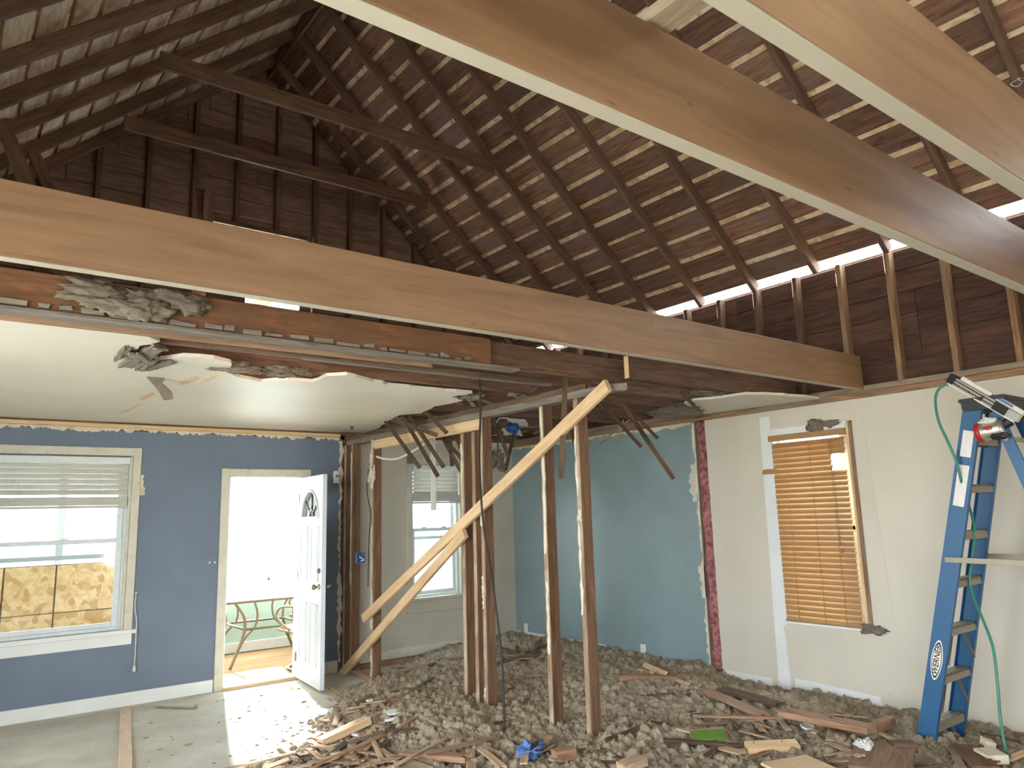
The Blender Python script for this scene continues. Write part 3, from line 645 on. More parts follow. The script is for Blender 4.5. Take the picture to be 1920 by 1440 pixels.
# grey insulation clumps caught on the frame
def clump(pxs, axis, val, size, lab, seed, n=5, mat=M_DUST):
    p0 = at(*pxs, axis, val); t = thing('insulation_clump', lab, 'insulation', p0); rs = random.Random(seed)
    for i in range(n): lump('tuft', p0+Vector((rs.uniform(-1, 1)*size[0], rs.uniform(-.5, .5)*size[1], rs.uniform(-.7, .7)*size[2])), (size[0]*rs.uniform(.3, .55), size[1]*.8, size[2]*rs.uniform(.45, .9)), mat, t, seed*7+i, .3)
    return t
clump((285, 572), 1, 3.585, (.24, .025, .07), 'big grey insulation clump stuck on the orange brown joist', 1, 8)
clump((255, 668), 2, 2.49, (.08, .2, .025), 'torn grey lath clump at the hole in the white ceiling', 2, 6)
t_ = bpy.data.objects['insulation_clump.001']
for k_, (p_, q_) in enumerate((((232, 686), (302, 645)), ((240, 668), (300, 660)), ((258, 690), (330, 672)), ((276, 640), (312, 648)), ((250, 652), (290, 690)))): splinter('lath_shard', cpt(*p_)-Vector((0, 0, .012+k_*.004)), cpt(*q_)-Vector((0, 0, .01)), .07, .012, (1, .3, 0), M_GREYL, t_, .08, 90+k_)
clump((500, 695), 2, 2.5, (.22, .06, .03), 'fuzzy grey insulation filling the small hole in the white ceiling', 3, 7)
clump((1270, 772), 2, 2.47, (.12, .22, .05), 'shaggy grey plaster clump hanging at the top of the teal wall', 4, 8)
clump((975, 745), 2, 2.5, (.12, .06, .03), 'loose fluff on top of the stud wall plate', 5, 6)
clump((885, 745), 2, 2.5, (.07, .1, .03), 'fluff at the torn point of the white ceiling', 6, 5)
clump((1355, 742), 2, 2.52, (.3, .1, .03), 'grey insulation above the ceiling remnant by the cream wall', 7, 6)
# dangling ceiling shard
t = tag(plane_slab('ceiling_shard', [at(*p, 1, 5.0) for p in ((262, 690), (292, 686), (300, 702), (308, 712), (304, 718), (322, 736), (324, 748), (308, 750), (296, 730), (280, 712))], 1, .03, M_DUST), 'grey lath shard dangling below the ceiling hole', 'lath')
# pale plank lying on the two near beams
tag(board('loose_plank', (1.36, .2, 2.84), (1.36, 1.5, 2.81), .09, .035, (1, 0, 0), wood('greyish_plank', srgb(168, 152, 128), srgb(198, 182, 156))), 'pale greyish plank lying across the tops of the two near beams', 'plank')
# ---- stripped partition
XP = 3.55
t = thing('stud_partition', 'stripped stud partition with brown studs and a pale new header', 'stud wall', (XP+.05, 5.5, 0))
M_EDGE = wood('plaster_stained_edge', srgb(126, 100, 80), srgb(176, 148, 122), vary=.15, stain=srgb(190, 176, 154))
def stud(y, z1, wd=.045, z0=0, mat=M_STUD): return box('stud', XP, XP+.092, y, y+wd, z0, z1, mat, t)
# studs, their narrow faces to the left: y is the near edge
for y, z1 in ((7.615, 2.4), (7.445, 2.4), (6.96, 2.31), (5.29, 2.29), (5.125, 2.29), (5.007, 2.39), (4.218, 2.39), (3.836, 2.39)): 
    s_ = stud(y, z1, .048); e_ = box('plaster_stained_edge', XP-.0025, XP-.0005, y+.002, y+.046, 0, z1-.01, M_EDGE, t, .0005)
splinter('top_plate', (XP+.046, 3.42, 2.415), (XP+.046, YA-.01, 2.415), .092, .05, (1, 0, 0), M_GREYL, t, .1, 6)
splinter('top_plate', (XP+.046, 3.75, 2.462), (XP+.046, YA-.01, 2.462), .092, .04, (1, 0, 0), M_LATH, t, .1, 7)
box('header', XP+.002, XP+.04, 5.055, 7.01, 2.295, 2.388, M_NEW, t)
box('bottom_plate', XP, XP+.092, 6.7, YA-.03, 0, .045, M_SCRAPB, t)
rs = random.Random(9)
for y, z0, z1 in ((6.96, 1.7, 2.4), (6.96, .5, 1.5), (6.96, .05, .35), (5.29, 1.45, 2.2), (5.007, 1.5, 2.36), (5.007, .85, 1.1), (5.007, .1, .25), (4.205, 1.3, 2.38), (4.205, .6, 1.1), (3.835, .9, 1.55), (3.835, 1.7, 2.3), (7.445, .9, 2.3)):
    torn_strip('plaster_remnant', (XP-.003, y+.044, z0), (XP-.003, y+.044, z1), .02, .014, 0, (0, -1, 0), .008, M_TORN, t, 16, True)
lump('plaster_remnant', (XP-.004, 7.0, 2.02), (.012, .06, .11), M_TORN, t, 21); lump('plaster_remnant', (XP-.004, 7.0, 2.2), (.012, .03, .09), M_TORN, t, 22)
lump('plaster_remnant', (XP-.004, 3.86, 1.56), (.008, .02, .05), M_TORN, t, 23)
# ---- loose new studs nailed across
for p, q, lab in (((682, 1160), (1140, 722), 'long pale new stud nailed diagonally across the partition, upper one'), ((641, 1264), (872, 999), 'shorter pale new stud leaning on the floor under the long diagonal one')):
    a, b = at(*p, 0, 3.505), at(*q, 0, 3.505); d = (b-a).normalized()
    tag(board('diagonal_brace', a, b, .088, .038, (0, -d.z, d.y), M_NEW), lab, 'stud')
# ---- hanging laths
def hang(p, q, lab, grp='laths dangling from the broken ceiling', z=2.5, axis=0, wd=.038, mat=M_LATH, X=None):
    a = at(*p, 2, z) if X is None else at(*p, 0, X)
    b = at(*q, axis, a[axis]); d_ = (a-b).normalized(); a = a+d_*max(.06, min(.45, (CEIL(a.y)+.05-a.z)/max(.3, d_.z))); side = (b-a).cross((a+b)/2-CAMP)+Vector((.2, .3, .1))
    return tag(board('hanging_lath', a, b, wd, .009, side, mat, None, .002), lab, 'lath', grp)
for p, q, l_ in (((719, 784), (787, 877), 'leftmost lath'), ((757, 784), (821, 893), 'longest lath'), ((785, 806), (832, 876), 'lath just right of the longest one'), ((806, 780), (838, 812), 'short lath crossing the pale header'), ((768, 798), (820, 816), 'nearly level lath')): hang(p, q, l_+', dangling from the ceiling left of the triple studs', 'laths dangling left of the triple studs', X=3.42, axis=0)
LM = 'short dark lath hanging in the tangle behind the triple studs'
for p, q in (((832, 824), (864, 884)), ((842, 834), (868, 862)), ((846, 850), (848, 874)), ((858, 826), (872, 858)), ((1073, 808), (1083, 850)), ((888, 800), (889, 856))): hang(p, q, LM, 'tangled laths behind the triple studs', X=3.9, axis=0)
hang((1060, 722), (1052, 897), 'long straight lath hanging plumb before the diagonal stud', None, axis=1, wd=.04)
hang((933, 799), (953, 858), 'lath of the pair crossing like a V beside the blue box, left one', None, axis=1); hang((963, 815), (948, 882), 'lath of the pair crossing like a V beside the blue box, right one', None, axis=1)
hang((1172, 764), (1263, 898), 'longest dark lath slanting before the teal wall', None, z=2.48, axis=0)
for p, q, l_ in (((1132, 760), (1202, 838), 'dark lath left of the longest slanting one'), ((1192, 779), (1233, 822), 'short dark lath right of the longest slanting one'), ((1107, 735), (1130, 768), 'small dark lath under the top end of the diagonal stud'), ((1284, 743), (1302, 761), 'tiny dark lath before the white ceiling remnant')): hang(p, q, l_+', over the teal wall', 'laths slanting before the teal wall', axis=0, wd=.03)
for p, q in (((1164, 800), (1123, 832)), ((1166, 798), (1157, 832))): hang(p, q, 'pale splinter sticking down at the top of the teal wall', 'splinters at the teal wall', axis=0, wd=.02, mat=M_SCRAP)
hang((812, 868), (813, 957), 'grey strip hanging before the blind of the narrow window', None, axis=1, z=2.1, wd=.055, mat=M_BLINDW)
p = [at(*q, 2, 2.69) for q in ((1078, 684), (1107, 677), (1170, 687))]
tag(board('batten', p[0]+Vector((0, .1, 0)), p[2]+Vector((0, .1, 0)), .05, .02, (0, 1, 0), wood('yellow_batten', srgb(176, 132, 78), srgb(206, 164, 104)), None), 'yellowish batten lying across the joist tops above the partition', 'batten')
# splintered lath rubble along the partition top
rs = random.Random(3)
for i in range(14):
    y = rs.uniform(4.1, 7.2); x = rs.uniform(3.2, 3.5); a = Vector((x, y, CEIL(y)+rs.uniform(.02, .03))); b = a+Vector((rs.uniform(.1, .5), rs.uniform(-.4, .4), rs.uniform(-.05, .0)))
    tag(splinter('lath_splinter', a, b, .035, .008, (-.6, .8, 0), M_LATH if i % 2 else M_GREYL, None, .05, i), 'broken lath end bristling over the partition top', 'lath', 'broken laths over the partition top')
for i in range(10):
    p = at(rs.uniform(905, 1040), rs.uniform(800, 835), 2, 2.535); p.y = min(p.y, 7.0); p.x = min(p.x, 5.5); b = p+Vector((rs.uniform(-.3, .3), rs.uniform(-.6, .6), rs.uniform(-.06, .02)))
    tag(splinter('lath_splinter', p, b, .035, .008, (.8, .6, 0), M_LATH if i % 3 else M_SCRAP, None, .05, 50+i), 'broken lath in the ceiling tangle above the back corner', 'lath', 'broken laths above the back corner')
# ---- wires
def wire(name, pts, r, mat, lab, cat='cable'): return tag(tube(name, spline(pts, 10), r, mat), lab, cat)
wp_ = [at(898, 700, 0, 3.1), at(901, 760, 0, 3.1), at(899, 860, 0, 3.2), at(906, 980, 0, 3.3), at(926, 1110, 0, 3.32), at(941, 1240, 0, 3.3), at(946, 1370, 0, 3.25), at(955, 1425, 0, 3.2), at(975, 1434, 2, .1), at(1010, 1420, 2, .1)]
wire('hanging_cable', wp_, .008, M_CABLE, 'black cable hanging before the triple studs down to the floor')
wire('white_wire', [at(796, 832, 0, 3.62), at(770, 848, 0, 3.62), at(745, 860, 0, 3.6), at(720, 860, 0, 3.56), at(706, 856, 0, 3.545)], .01, M_CORD, 'white electrical cable sagging from the stud beside the narrow window')
wire('thin_wire', [at(931, 792, 2, 2.45), at(938, 784, 2, 2.45), at(955, 785, 2, 2.45), at(962, 790, 2, 2.45)], .006, M_CORD, 'short bent white wire near the blue ceiling box')
a = at(690, 830, 0, XP-.01); wire('stud_cable', [at(691, 880, 0, XP-.01), at(688, 920, 0, XP-.012), at(695, 965, 0, XP-.01), at(692, 1010, 0, XP-.01), at(690, 1100, 0, XP-.01)], .005, M_CABLE, 'thin dark wire stapled down the plaster stained stud', 'cable')
wire('thin_wire', [at(1906, 150, 1, 1.4), at(1895, 158, 1, 1.4), at(1908, 162, 1, 1.4), at(1920, 148, 1, 1.4), at(1908, 148, 1, 1.4), at(1925, 156, 1, 1.4)], .003, M_CORD, 'thin curled white wire at the upper right edge')
pw = at(933, 862, 0, 4.2); t = thing('debris_ball', 'fuzzy ball of debris hanging right of the triple studs', 'debris', pw)
lump('tangle', pw, (.05, .05, .07), M_DUST, t, 31, .5); tube('wire', [pw, pw+Vector((.01, 0, .25)), Vector((pw.x, pw.y, CEIL(pw.y)+.05))], .006, M_CABLE, t, 5)
# blue junction boxes
def jbox(px, axis, val, lab, size, mat):
    p = at(*px, axis, val); t = thing('junction_box', lab, 'electrical box', p)
    s_ = size/2; boxes('box_body', [(p.x-s_, p.x+s_, p.y-s_*.6, p.y+s_*.6, p.z-s_*1.2, p.z-s_*1.1), (p.x-s_, p.x+s_, p.y-s_*.6, p.y+s_*.6, p.z+s_*1.1, p.z+s_*1.2), (p.x-s_, p.x-s_*.88, p.y-s_*.6, p.y+s_*.6, p.z-s_*1.1, p.z+s_*1.1), (p.x+s_*.88, p.x+s_, p.y-s_*.6, p.y+s_*.6, p.z-s_*1.1, p.z+s_*1.1), (p.x-s_*.88, p.x+s_*.88, p.y+s_*.45, p.y+s_*.6, p.z-s_*1.1, p.z+s_*1.1)], mat, t)
    tube('wire', spline([p+Vector((0, 0, s_*.5)), p+Vector((-.02, -.04, .01)), p+Vector((.02, -.05, -.02)), p+Vector((.0, -.02, -.03))], 6), .006, M_STICK, t)
    return t
jbox((675, 1046), 0, 3.52, 'pale blue switch box nailed to the stud by the front door', .085, M_BLUET)
p = at(961, 804, 2, 2.46); t = thing('ceiling_box', 'round blue plastic ceiling box hanging in the torn ceiling', 'electrical box', p)
lathe('box_body', [(0, .05), (.06, .05), (.062, 0), (.066, -.03), (.058, -.03), (.054, 0), (.05, .04), (0, .04)], M_BLUEP, Matrix.Translation(p) @ Matrix.Rotation(.5, 4, 'Y'), t)
tube('wire', spline([p+Vector((0, 0, .02)), p+Vector((.02, 0, -.06)), p+Vector((.03, -.02, -.12))], 6), .005, M_CABLE, t)

# ================================================================== FITTINGS
# ---- blinds
def slat(a, b, wd, side, mat, parent):
    """thin slat with a crowned cross section"""
    a, b = Vector(a), Vector(b); L_ = (b-a).length; key = ('slat', round(L_, 3), wd, mat.name)
    if key not in _cache:
        n = 5; pr = [(-wd/2+wd*i/n, -.006*(1-((2*i/n)-1)**2)) for i in range(n+1)]; pr = pr+[(y, z-.0025) for y, z in reversed(pr)]; m = len(pr)
        v = [(s_, y, z) for s_ in (0, L_) for y, z in pr]; f = [(i, (i+1) % m, (i+1) % m+m, i+m) for i in range(m)]
        f += [tuple(q) for i in range(n) for q in ((i, m-1-i, m-2-i, i+1), (m+i, m+i+1, 2*m-2-i, 2*m-1-i))]
        me = mesh('slat', v, f); bm = bmesh.new(); bm.from_mesh(me); bmesh.ops.recalc_face_normals(bm, faces=bm.faces[:]); bm.to_mesh(me); bm.free(); me.materials.append(mat); _cache[key] = me
    return link('slat', _cache[key], mat, parent, frame(a, b, side))
def blind_front(name, x0, x1, ztop, zs, pitch, zbot, y, lab, mat, nstack):
    t = thing(name, lab, 'blind', ((x0+x1)/2, y, ztop))
    box('headrail', x0, x1, y-.03, y+.03, ztop-.06, ztop, M_VINYL if mat is M_BLINDW else mat, t)
    z = zs
    while z > zbot+.06+nstack*.006:
        c, s_ = math.cos(math.radians(62)), math.sin(math.radians(62))
        slat((x0+.005, y, z), (x1-.005, y, z), .05, (0, -c, s_), mat, t); z -= pitch
    for i in range(nstack): board('slat', (x0+.005, y, zbot+.028+i*.0085), (x1-.005, y, zbot+.028+i*.0085), .05, .0083, (0, 1, .02), mat, t, .001)
    box('bottom_rail', x0, x1, y-.026, y+.026, zbot, zbot+.022, mat, t)
    for fx_ in (.12, .5, .88):
        xx = x0+(x1-x0)*fx_; tube('ladder_cord', [(xx, y-.03, ztop-.06), (xx, y-.03, zbot+.01)], .002, M_CORD, t, 5)
    return t
zb = at(100, 954, 1, YA+.0).z
blind_front('window_blind', W1[0]+.005, W1[1]-.02, 2.21, at(100, 871, 1, YA).z-.01, .047, zb, YA+.0, 'white slatted blind half raised in the wide left window', M_BLINDW, 9)
zb = at(815, 944, 1, YA+.0).z
blind_front('window_blind', W2[0]+.01, W2[1]-.01, 2.195, at(815, 882, 1, YA).z, .046, zb, YA+.005, 'grey white slatted blind half raised in the narrow window', M_BLINDW, 9)
t = thing('blind_cord', 'white pull cord with a tassel hanging beside the left window', 'cord', (1.52, YA-.03, 1))
pts = [at(255, 1112, 1, YA-.03), at(253, 1140, 1, YA-.03), at(256, 1165, 1, YA-.03), at(254, 1210, 1, YA-.03), at(252, 1248, 1, YA-.03)]
tube('cord', spline(pts, 6), .004, M_CORD, t, 6)
lathe('tassel', [(0, 0), (.006, 0), (.014, -.03), (.016, -.05), (.0, -.052)], M_CORD, Matrix.Translation(pts[-1]), t, 10)
lathe('hook', [(0, 0), (.012, 0), (.012, .01), (0, .012)], M_CORD, Matrix.Translation(pts[0]), t, 10)
t = thing('window_blind', 'tan wooden slatted blind closed over the right window, one slat slipped out', 'blind', (XB-.015, 3.5, 2.2))
bx_ = XB-.02; ya, yb = 3.165, 3.835; ztop = 2.205
box('headrail', bx_-.03, bx_+.025, ya-.02, yb+.02, ztop-.045, ztop+.005, M_BLINDT, t)
n = 33; pitch = (ztop-.075-.655)/n
for i in range(n+1):
    z = ztop-.085-i*pitch; a, b = ya, yb
    c, s_ = math.cos(math.radians(62)), math.sin(math.radians(62))
    if i in (3, 4): a = 3.29
    if i == 3: pass
    dy = .12 if i == 5 else 0
    drop = .012 if i == 7 else 0
    slat((bx_, a+dy, z+(.006 if i > 6 else 0)), (bx_, b+dy, z+(.006 if i > 6 else 0)), .052, (c, 0, s_), M_BLINDT, t)
box('bottom_rail', bx_-.026, bx_+.026, ya, yb, .625, .643, M_BLINDT, t)
for fy_ in (.2, .55, .82):
    yy = yb-(yb-ya)*fy_; tube('ladder_cord', [(bx_-.03, yy, ztop-.04), (bx_-.03, yy, .635)], .002, M_SCRAPB, t, 5)
for zz in (1.28, 1.22): lathe('tassel', [(0, .02), (.006, .018), (.01, 0), (.008, -.015), (0, -.016)], M_SCRAPB, Matrix.Translation((bx_-.04, 3.26+.01*(zz > 1.25), zz)), t, 8)
tube('pull_cord', [(bx_-.035, 3.265, ztop-.03), (bx_-.04, 3.265, 1.3)], .002, M_SCRAPB, t, 5)
# ---- plates, switch, sensor
def plate(px0, px1, lab, mat, flush=False):
    a, b = at(*px0, 0, XB), at(*px1, 0, XB); y, z = (a.y+b.y)/2, (a.z+b.z)/2
    t = thing('wall_outlet', lab, 'outlet', (XB, y, z))
    box('cover_plate', XB-(.006 if not flush else .003), XB, y-.036, y+.036, z-.058, z+.058, mat, t, .002)
    for dz in (-.02, .02): box('socket', XB-.009, XB-.004, y-.017, y+.017, z+dz-.014, z+dz+.014, mat if not flush else M_CREAM, t, .003)
    lathe('screw', [(0, .001), (.003, 0), (.003, -.002)], M_NAIL, Matrix.Translation((XB-.006, y, z)) @ Matrix.Rotation(-math.pi/2, 4, 'Y'), t, 8)
plate((981, 1167), (992, 1189), 'white outlet plate low on the teal wall near the corner', M_WHITE)
plate((1200, 1207), (1213, 1231), 'white outlet plate low on the teal wall right of the standing studs', M_WHITE)
plate((1658, 1285), (1677, 1318), 'painted over outlet low on the cream wall beside the ladder', M_CREAM, True)
p = at(397, 1055, 1, YA); t = thing('light_switch', 'blue painted double switch plate left of the front door', 'switch', p)
box('cover_plate', p.x-.055, p.x+.055, YA-.008, YA, p.z-.058, p.z+.058, M_BLUE, t, .002)
for dx_ in (-.024, .024): box('toggle', p.x+dx_-.006, p.x+dx_+.006, YA-.022, YA-.008, p.z-.008, p.z+.012, M_WHITE, t, .002)
p = at(629, 896, 1, YA); t = thing('motion_sensor', 'small white wall sensor right of the open door', 'sensor', p)
box('sensor_body', p.x-.034, p.x+.034, YA-.045, YA, p.z-.06, p.z+.06, M_WHITE, t, .012)
box('lens', p.x-.02, p.x+.02, YA-.05, YA-.044, p.z+.005, p.z+.03, M_DULLALU, t, .004)
box('bracket', p.x-.02, p.x+.02, YA-.03, YA, p.z+.06, p.z+.075, M_WHITE, t, .002)
# ================================================================== LADDER
LX0, LX1 = 5.03, 5.44
t = thing('stepladder', 'blue fibreglass stepladder standing against the cream wall side', 'ladder', (5.25, 2.0, 0))
zt0, zt1 = .0, 2.2
fy0, fy1 = 2.405, 1.865           # front rail centre line y at floor and at the top
dy_ = (fy1-fy0)/(zt1-zt0)
def railpt(x, z, off=0): return Vector((x, fy0+dy_*z+off, z))
def channel(name, a, b, wd, fl, flip, mat):
    """C section rail: web wd wide facing x, flanges to the inside"""
    x = (b-a).normalized(); up = (Vector((1, 0, 0))-x*x.x).normalized(); y = up.cross(x).normalized(); th = .005; L_ = (b-a).length
    pr = [(-wd/2, 0), (wd/2, 0), (wd/2, fl), (wd/2-th, fl), (wd/2-th, th), (-wd/2+th, th), (-wd/2+th, fl), (-wd/2, fl)]
    v = [(s_, p_[0], p_[1]*flip) for s_ in (0, L_) for p_ in pr]; m = 8
    f = [(i, (i+1) % m, (i+1) % m+m, i+m) for i in range(m)]
    mw = Matrix(((x.x, y.x, up.x, a.x), (x.y, y.y, up.y, a.y), (x.z, y.z, up.z, a.z), (0, 0, 0, 1)))
    f += [(0, 1, 2, 3, 4, 5, 6, 7), (15, 14, 13, 12, 11, 10, 9, 8)]
    me = mesh(name, v, f); bm = bmesh.new(); bm.from_mesh(me); bmesh.ops.recalc_face_normals(bm, faces=bm.faces[:]); bm.to_mesh(me); bm.free()
    return link(name, me, mat, t, mw)
tp = .03                            # rails draw together towards the top
railL = channel('front_rail', railpt(LX0-.02, .03), railpt(LX0+tp, 2.17), .105, .032, 1, M_LADDER)
railR = channel('front_rail', railpt(LX1+.03, .03), railpt(LX1-tp+.03, 2.17), .105, .032, -1, M_LADDER)
ry0, ry1 = 1.18, 1.75
for xx, fl in ((LX0-.015, 1), (LX1+.02, -1)):
    channel('rear_rail', Vector((xx, ry0, .03)), Vector((xx+fl*tp, ry1, 2.12)), .06, .03, fl, M_LADDER)
for k, z in enumerate((.23, .523, .816, 1.11, 1.403, 1.69, 1.98)):
    y = fy0+dy_*z; q = tp*z/2.2; xs_ = LX0-.02+.05*(z-.03)/2.14+.007
    st = box('step', xs_, LX1-q+.025, y-.042, y+.042, z-.012, z, M_DULLALU, t, .002)
    for a in ((y-.042, y-.037), (y+.037, y+.042)):
        o = box('step_lip', xs_, LX1-q+.025, a[0], a[1], z-.05, z-.0, M_DULLALU, None, .001); o.parent = st; o.matrix_parent_inverse = st.matrix_basis.inverted() @ INV[t.name].inverted() if False else (INV[t.name].inverted() @ INV[t.name] @ st.matrix_basis).inverted()
    for j in (-.02, 0, .02):
        o = box('tread_ridge', xs_+.002, LX1-q+.023, y+j-.005, y+j+.005, z, z+.003, M_ALU, None, .001); o.parent = st; o.matrix_parent_inverse = st.matrix_basis.inverted()
for z in (.5, .2, .79):
    y = fy0+dy_*z
    for a, b in (((LX0+.02, z-.2), (LX0+.13, z-.02)), ((LX1+.0, z-.2), (LX1-.12, z-.02))): board('step_brace', (a[0], y-.01, a[1]), (b[0], y-.01, b[1]), .018, .003, (0, 1, 0), M_DULLALU, t, .001)
for xx in (LX0-.025, LX1+.035):
    board('spreader', (xx, fy0+dy_*1.235+.02, 1.235), (xx, 1.62, 1.225), .032, .008, (0, 0, 1), M_DULLALU, t, .001)
    board('spreader', (xx, 1.66, 1.225), (xx, 1.42, 1.24), .032, .008, (0, 0, 1), M_DULLALU, t, .001)
for z in (.45, .95, 1.55, 1.95): box('rear_brace', LX0, LX1+.01, ry0+(ry1-ry0)*z/2.12-.012, ry0+(ry1-ry0)*z/2.12+.012, z-.012, z+.012, M_DULLALU, t, .002)
for xx in (LX0-.02, LX1+.03):
    box('foot_pad', xx-.025, xx+.03, fy0-.06, fy0+.06, 0, .06, M_BLACK, t, .008); box('foot_pad', xx-.02, xx+.03, ry0-.04, ry0+.04, 0, .05, M_BLACK, t, .008)
cap = box('top_cap', LX0-.01, LX1+.04, 1.68, 1.92, 2.14, 2.2, M_BLACK, t, .012)
box('cap_lip', LX0-.02, LX1+.05, 1.67, 1.93, 2.19, 2.215, M_BLACK, t, .008)
_ra, _rb = railpt(LX0-.02, .03), railpt(LX0+tp, 2.17); ax = (_rb-_ra).normalized(); nv = -(Vector((1, 0, 0))-ax*ax.x).normalized(); yv = nv.cross(ax)
def onrail(z, off): return _ra+ax*((z-.03)/ax.z)+nv*off
def sticker(z0, z1, wd, name='sticker', mat=M_STICK): return board(name, onrail(z0, .0012), onrail(z1, .0012), wd, .001, yv, mat, t, .0003)
sticker(1.86, 2.02, .062); sticker(1.56, 1.81, .064)
# oval maker's badge with lettering on the near rail
def badge(name, hw, hh, off, mat, par=t):
    pts = []; pc = onrail(.62, off)
    for i in range(28):
        a = 2*math.pi*i/28; pts.append((hh*math.copysign(abs(math.cos(a))**1.25, math.cos(a)), hw*math.sin(a)))
    mw = Matrix(((ax.x, yv.x, nv.x, pc.x), (ax.y, yv.y, nv.y, pc.y), (ax.z, yv.z, nv.z, pc.z), (0, 0, 0, 1)))
    return slab(name, pts, .0008, mw, mat, par)
badge('badge', .034, .125, .001, M_STICK); badge('badge_ring', .029, .113, .0017, M_DARKM); badge('badge_field', .025, .098, .0024, M_STICK); pc = onrail(.62, .0034)
cu = bpy.data.curves.new('badge_lettering', 'FONT'); cu.body = 'WERNER'; cu.size = .046; cu.align_x = 'CENTER'; cu.align_y = 'CENTER'; cu.extrude = .0004; cu.shear = .25; cu.offset = .0008
lo = bpy.data.objects.new('badge_lettering', cu); COL.objects.link(lo); cu.materials.append(M_DARKM)
xr_ = ax; zr_ = nv; yr_ = yv
lo.matrix_world = Matrix(((xr_.x, yr_.x, zr_.x, pc.x), (xr_.y, yr_.y, zr_.y, pc.y), (xr_.z, yr_.z, zr_.z, pc.z), (0, 0, 0, 1)))
bpy.context.view_layer.update()
me = bpy.data.meshes.new_from_object(lo.evaluated_get(bpy.context.evaluated_depsgraph_get())); mw_ = lo.matrix_world.copy(); bpy.data.objects.remove(lo)
link('badge_lettering', me, M_DARKM, t, mw_)
# ================================================================== NAILER on the ladder top
X0 = 5.05
na, nb = at(1785, 712, 0, X0), at(1912, 785, 0, X0-.05)
t = thing('framing_nailer', 'silver and red pneumatic framing nailer lying across the ladder top', 'nail gun', (na+nb)/2)
d = (nb-na).normalized(); sd = Vector((0, 1, 0)).cross(Vector((1, 0, 0))); up_ = Vector((1, 0, 0)).cross(d).normalized()
if up_.z < 0: up_ = -up_
def nb_(name, s0, s1, u, wd, th, xo, mat, bev=.003): return board(name, na.lerp(nb, s0)+up_*u+Vector((xo, 0, 0)), na.lerp(nb, s1)+up_*u+Vector((xo, 0, 0)), wd, th, up_, mat, t, bev)
nb_('magazine', 0.02, 1.0, .0, .05, .03, 0, M_ALU); nb_('magazine_rail', 0.0, .97, -.03, .012, .02, -.01, M_STICK); nb_('magazine_cover', .1, 1.0, .036, .028, .026, .012, M_STICK)
nb_('groove', .05, .7, .008, .006, .004, -.016, M_DARKM, .001); nb_('groove', .05, .7, -.012, .006, .004, -.016, M_DARKM, .001)
nb_('label_strip', .55, .85, .04, .014, .003, -.002, M_BLUET, .001); nb_('pusher', .66, .84, -.004, .05, .04, -.006, M_BLACK); nb_('end_cap', -.04, .06, .005, .06, .045, 0, M_BLACK)
for s_ in (.09, .14, .3, .46): lathe('rivet', [(0, .004), (.005, .003), (.006, 0)], M_BLACK, Matrix.Translation(na.lerp(nb, s_)+Vector((-.017, 0, 0))-up_*.012) @ Matrix.Rotation(-math.pi/2, 4, 'Y'), t, 8)
ha, hb = at(1872, 762, 0, X0-.0), at(1868, 800, 0, X0-.02)
board('handle', at(1895, 790, 0, X0), at(1868, 806, 0, X0), .05, .045, (0, 0, 1), M_BLACK, t, .012); board('nose', at(1905, 786, 0, X0), at(1930, 770, 0, X0), .05, .04, (0, 0, 1), M_BLACK, t, .01)
bc, be = at(1882, 802, 0, X0-.03), at(1833, 812, 0, X0-.03); bd = (be-bc).normalized()
def cyl(name, a, b, prof, mat): 
    z = (b-a).normalized(); x = z.orthogonal().normalized(); y = z.cross(x); L_ = (b-a).length
    mw = Matrix(((x.x, y.x, z.x, a.x), (x.y, y.y, z.y, a.y), (x.z, y.z, z.z, a.z), (0, 0, 0, 1)))
    return lathe(name, [(r, h*L_) for r, h in prof], mat, mw, t, 22)
cyl('motor_housing', bc, be, [(0, 0), (.05, 0), (.056, .1), (.056, .72), (.06, .74), (.06, .8), (.0, .8)], M_ALU)
cyl('red_cap', bc, be, [(0, .79), (.062, .79), (.066, .84), (.062, .97), (.05, 1.03), (.0, 1.04)], M_RED)
lump('red_badge', bc.lerp(be, .45)+Vector((-.052, .0, .008)), (.006, .03, .014), M_RED, t, 3, .05); lump('dust_flap', bc.lerp(be, .5)+Vector((-.03, .0, .055)), (.03, .045, .02), M_STICK, t, 4, .2)
lump('trigger_guard', bc.lerp(be, .1)+Vector((-.03, 0, -.045)), (.03, .05, .02), M_DARKM, t, 5, .15)
# ---- hose
hp = [at(1788, 716, 0, X0), at(1762, 728, 0, X0-.02), at(1754, 750, 0, X0-.03), at(1760, 790, 0, X0-.05), at(1779, 832, 0, X0-.05), at(1794, 868, 0, X0-.04), at(1806, 916, 0, X0+.02), at(1826, 985, 0, 5.2), at(1822, 1050, 0, 5.22), at(1818, 1085, 0, 5.22), at(1825, 1120, 0, 5.2), at(1842, 1160, 0, 5.12), at(1862, 1215, 0, 5.05), at(1871, 1290, 0, 5.0), at(1876, 1350, 0, 4.98), at(1885, 1402, 0, 4.95), at(1896, 1440, 2, .06), at(1850, 1500, 2, .05), at(1700, 1520, 2, .05)]
tag(tube('air_hose', spline(hp, 8), .008, M_HOSE), 'green air hose running from the nailer down the ladder to the floor', 'hose')
hp = [at(x, y, 2, z) for x, y, z in ((1440, 1500, .06), (1448, 1446, .09), (1470, 1430, .11), (1510, 1424, .12), (1540, 1430, .11), (1570, 1446, .09), (1600, 1500, .06))]
tag(tube('air_hose', spline(hp, 8), .009, M_HOSE), 'loop of green air hose on the rubble at the bottom edge', 'hose')
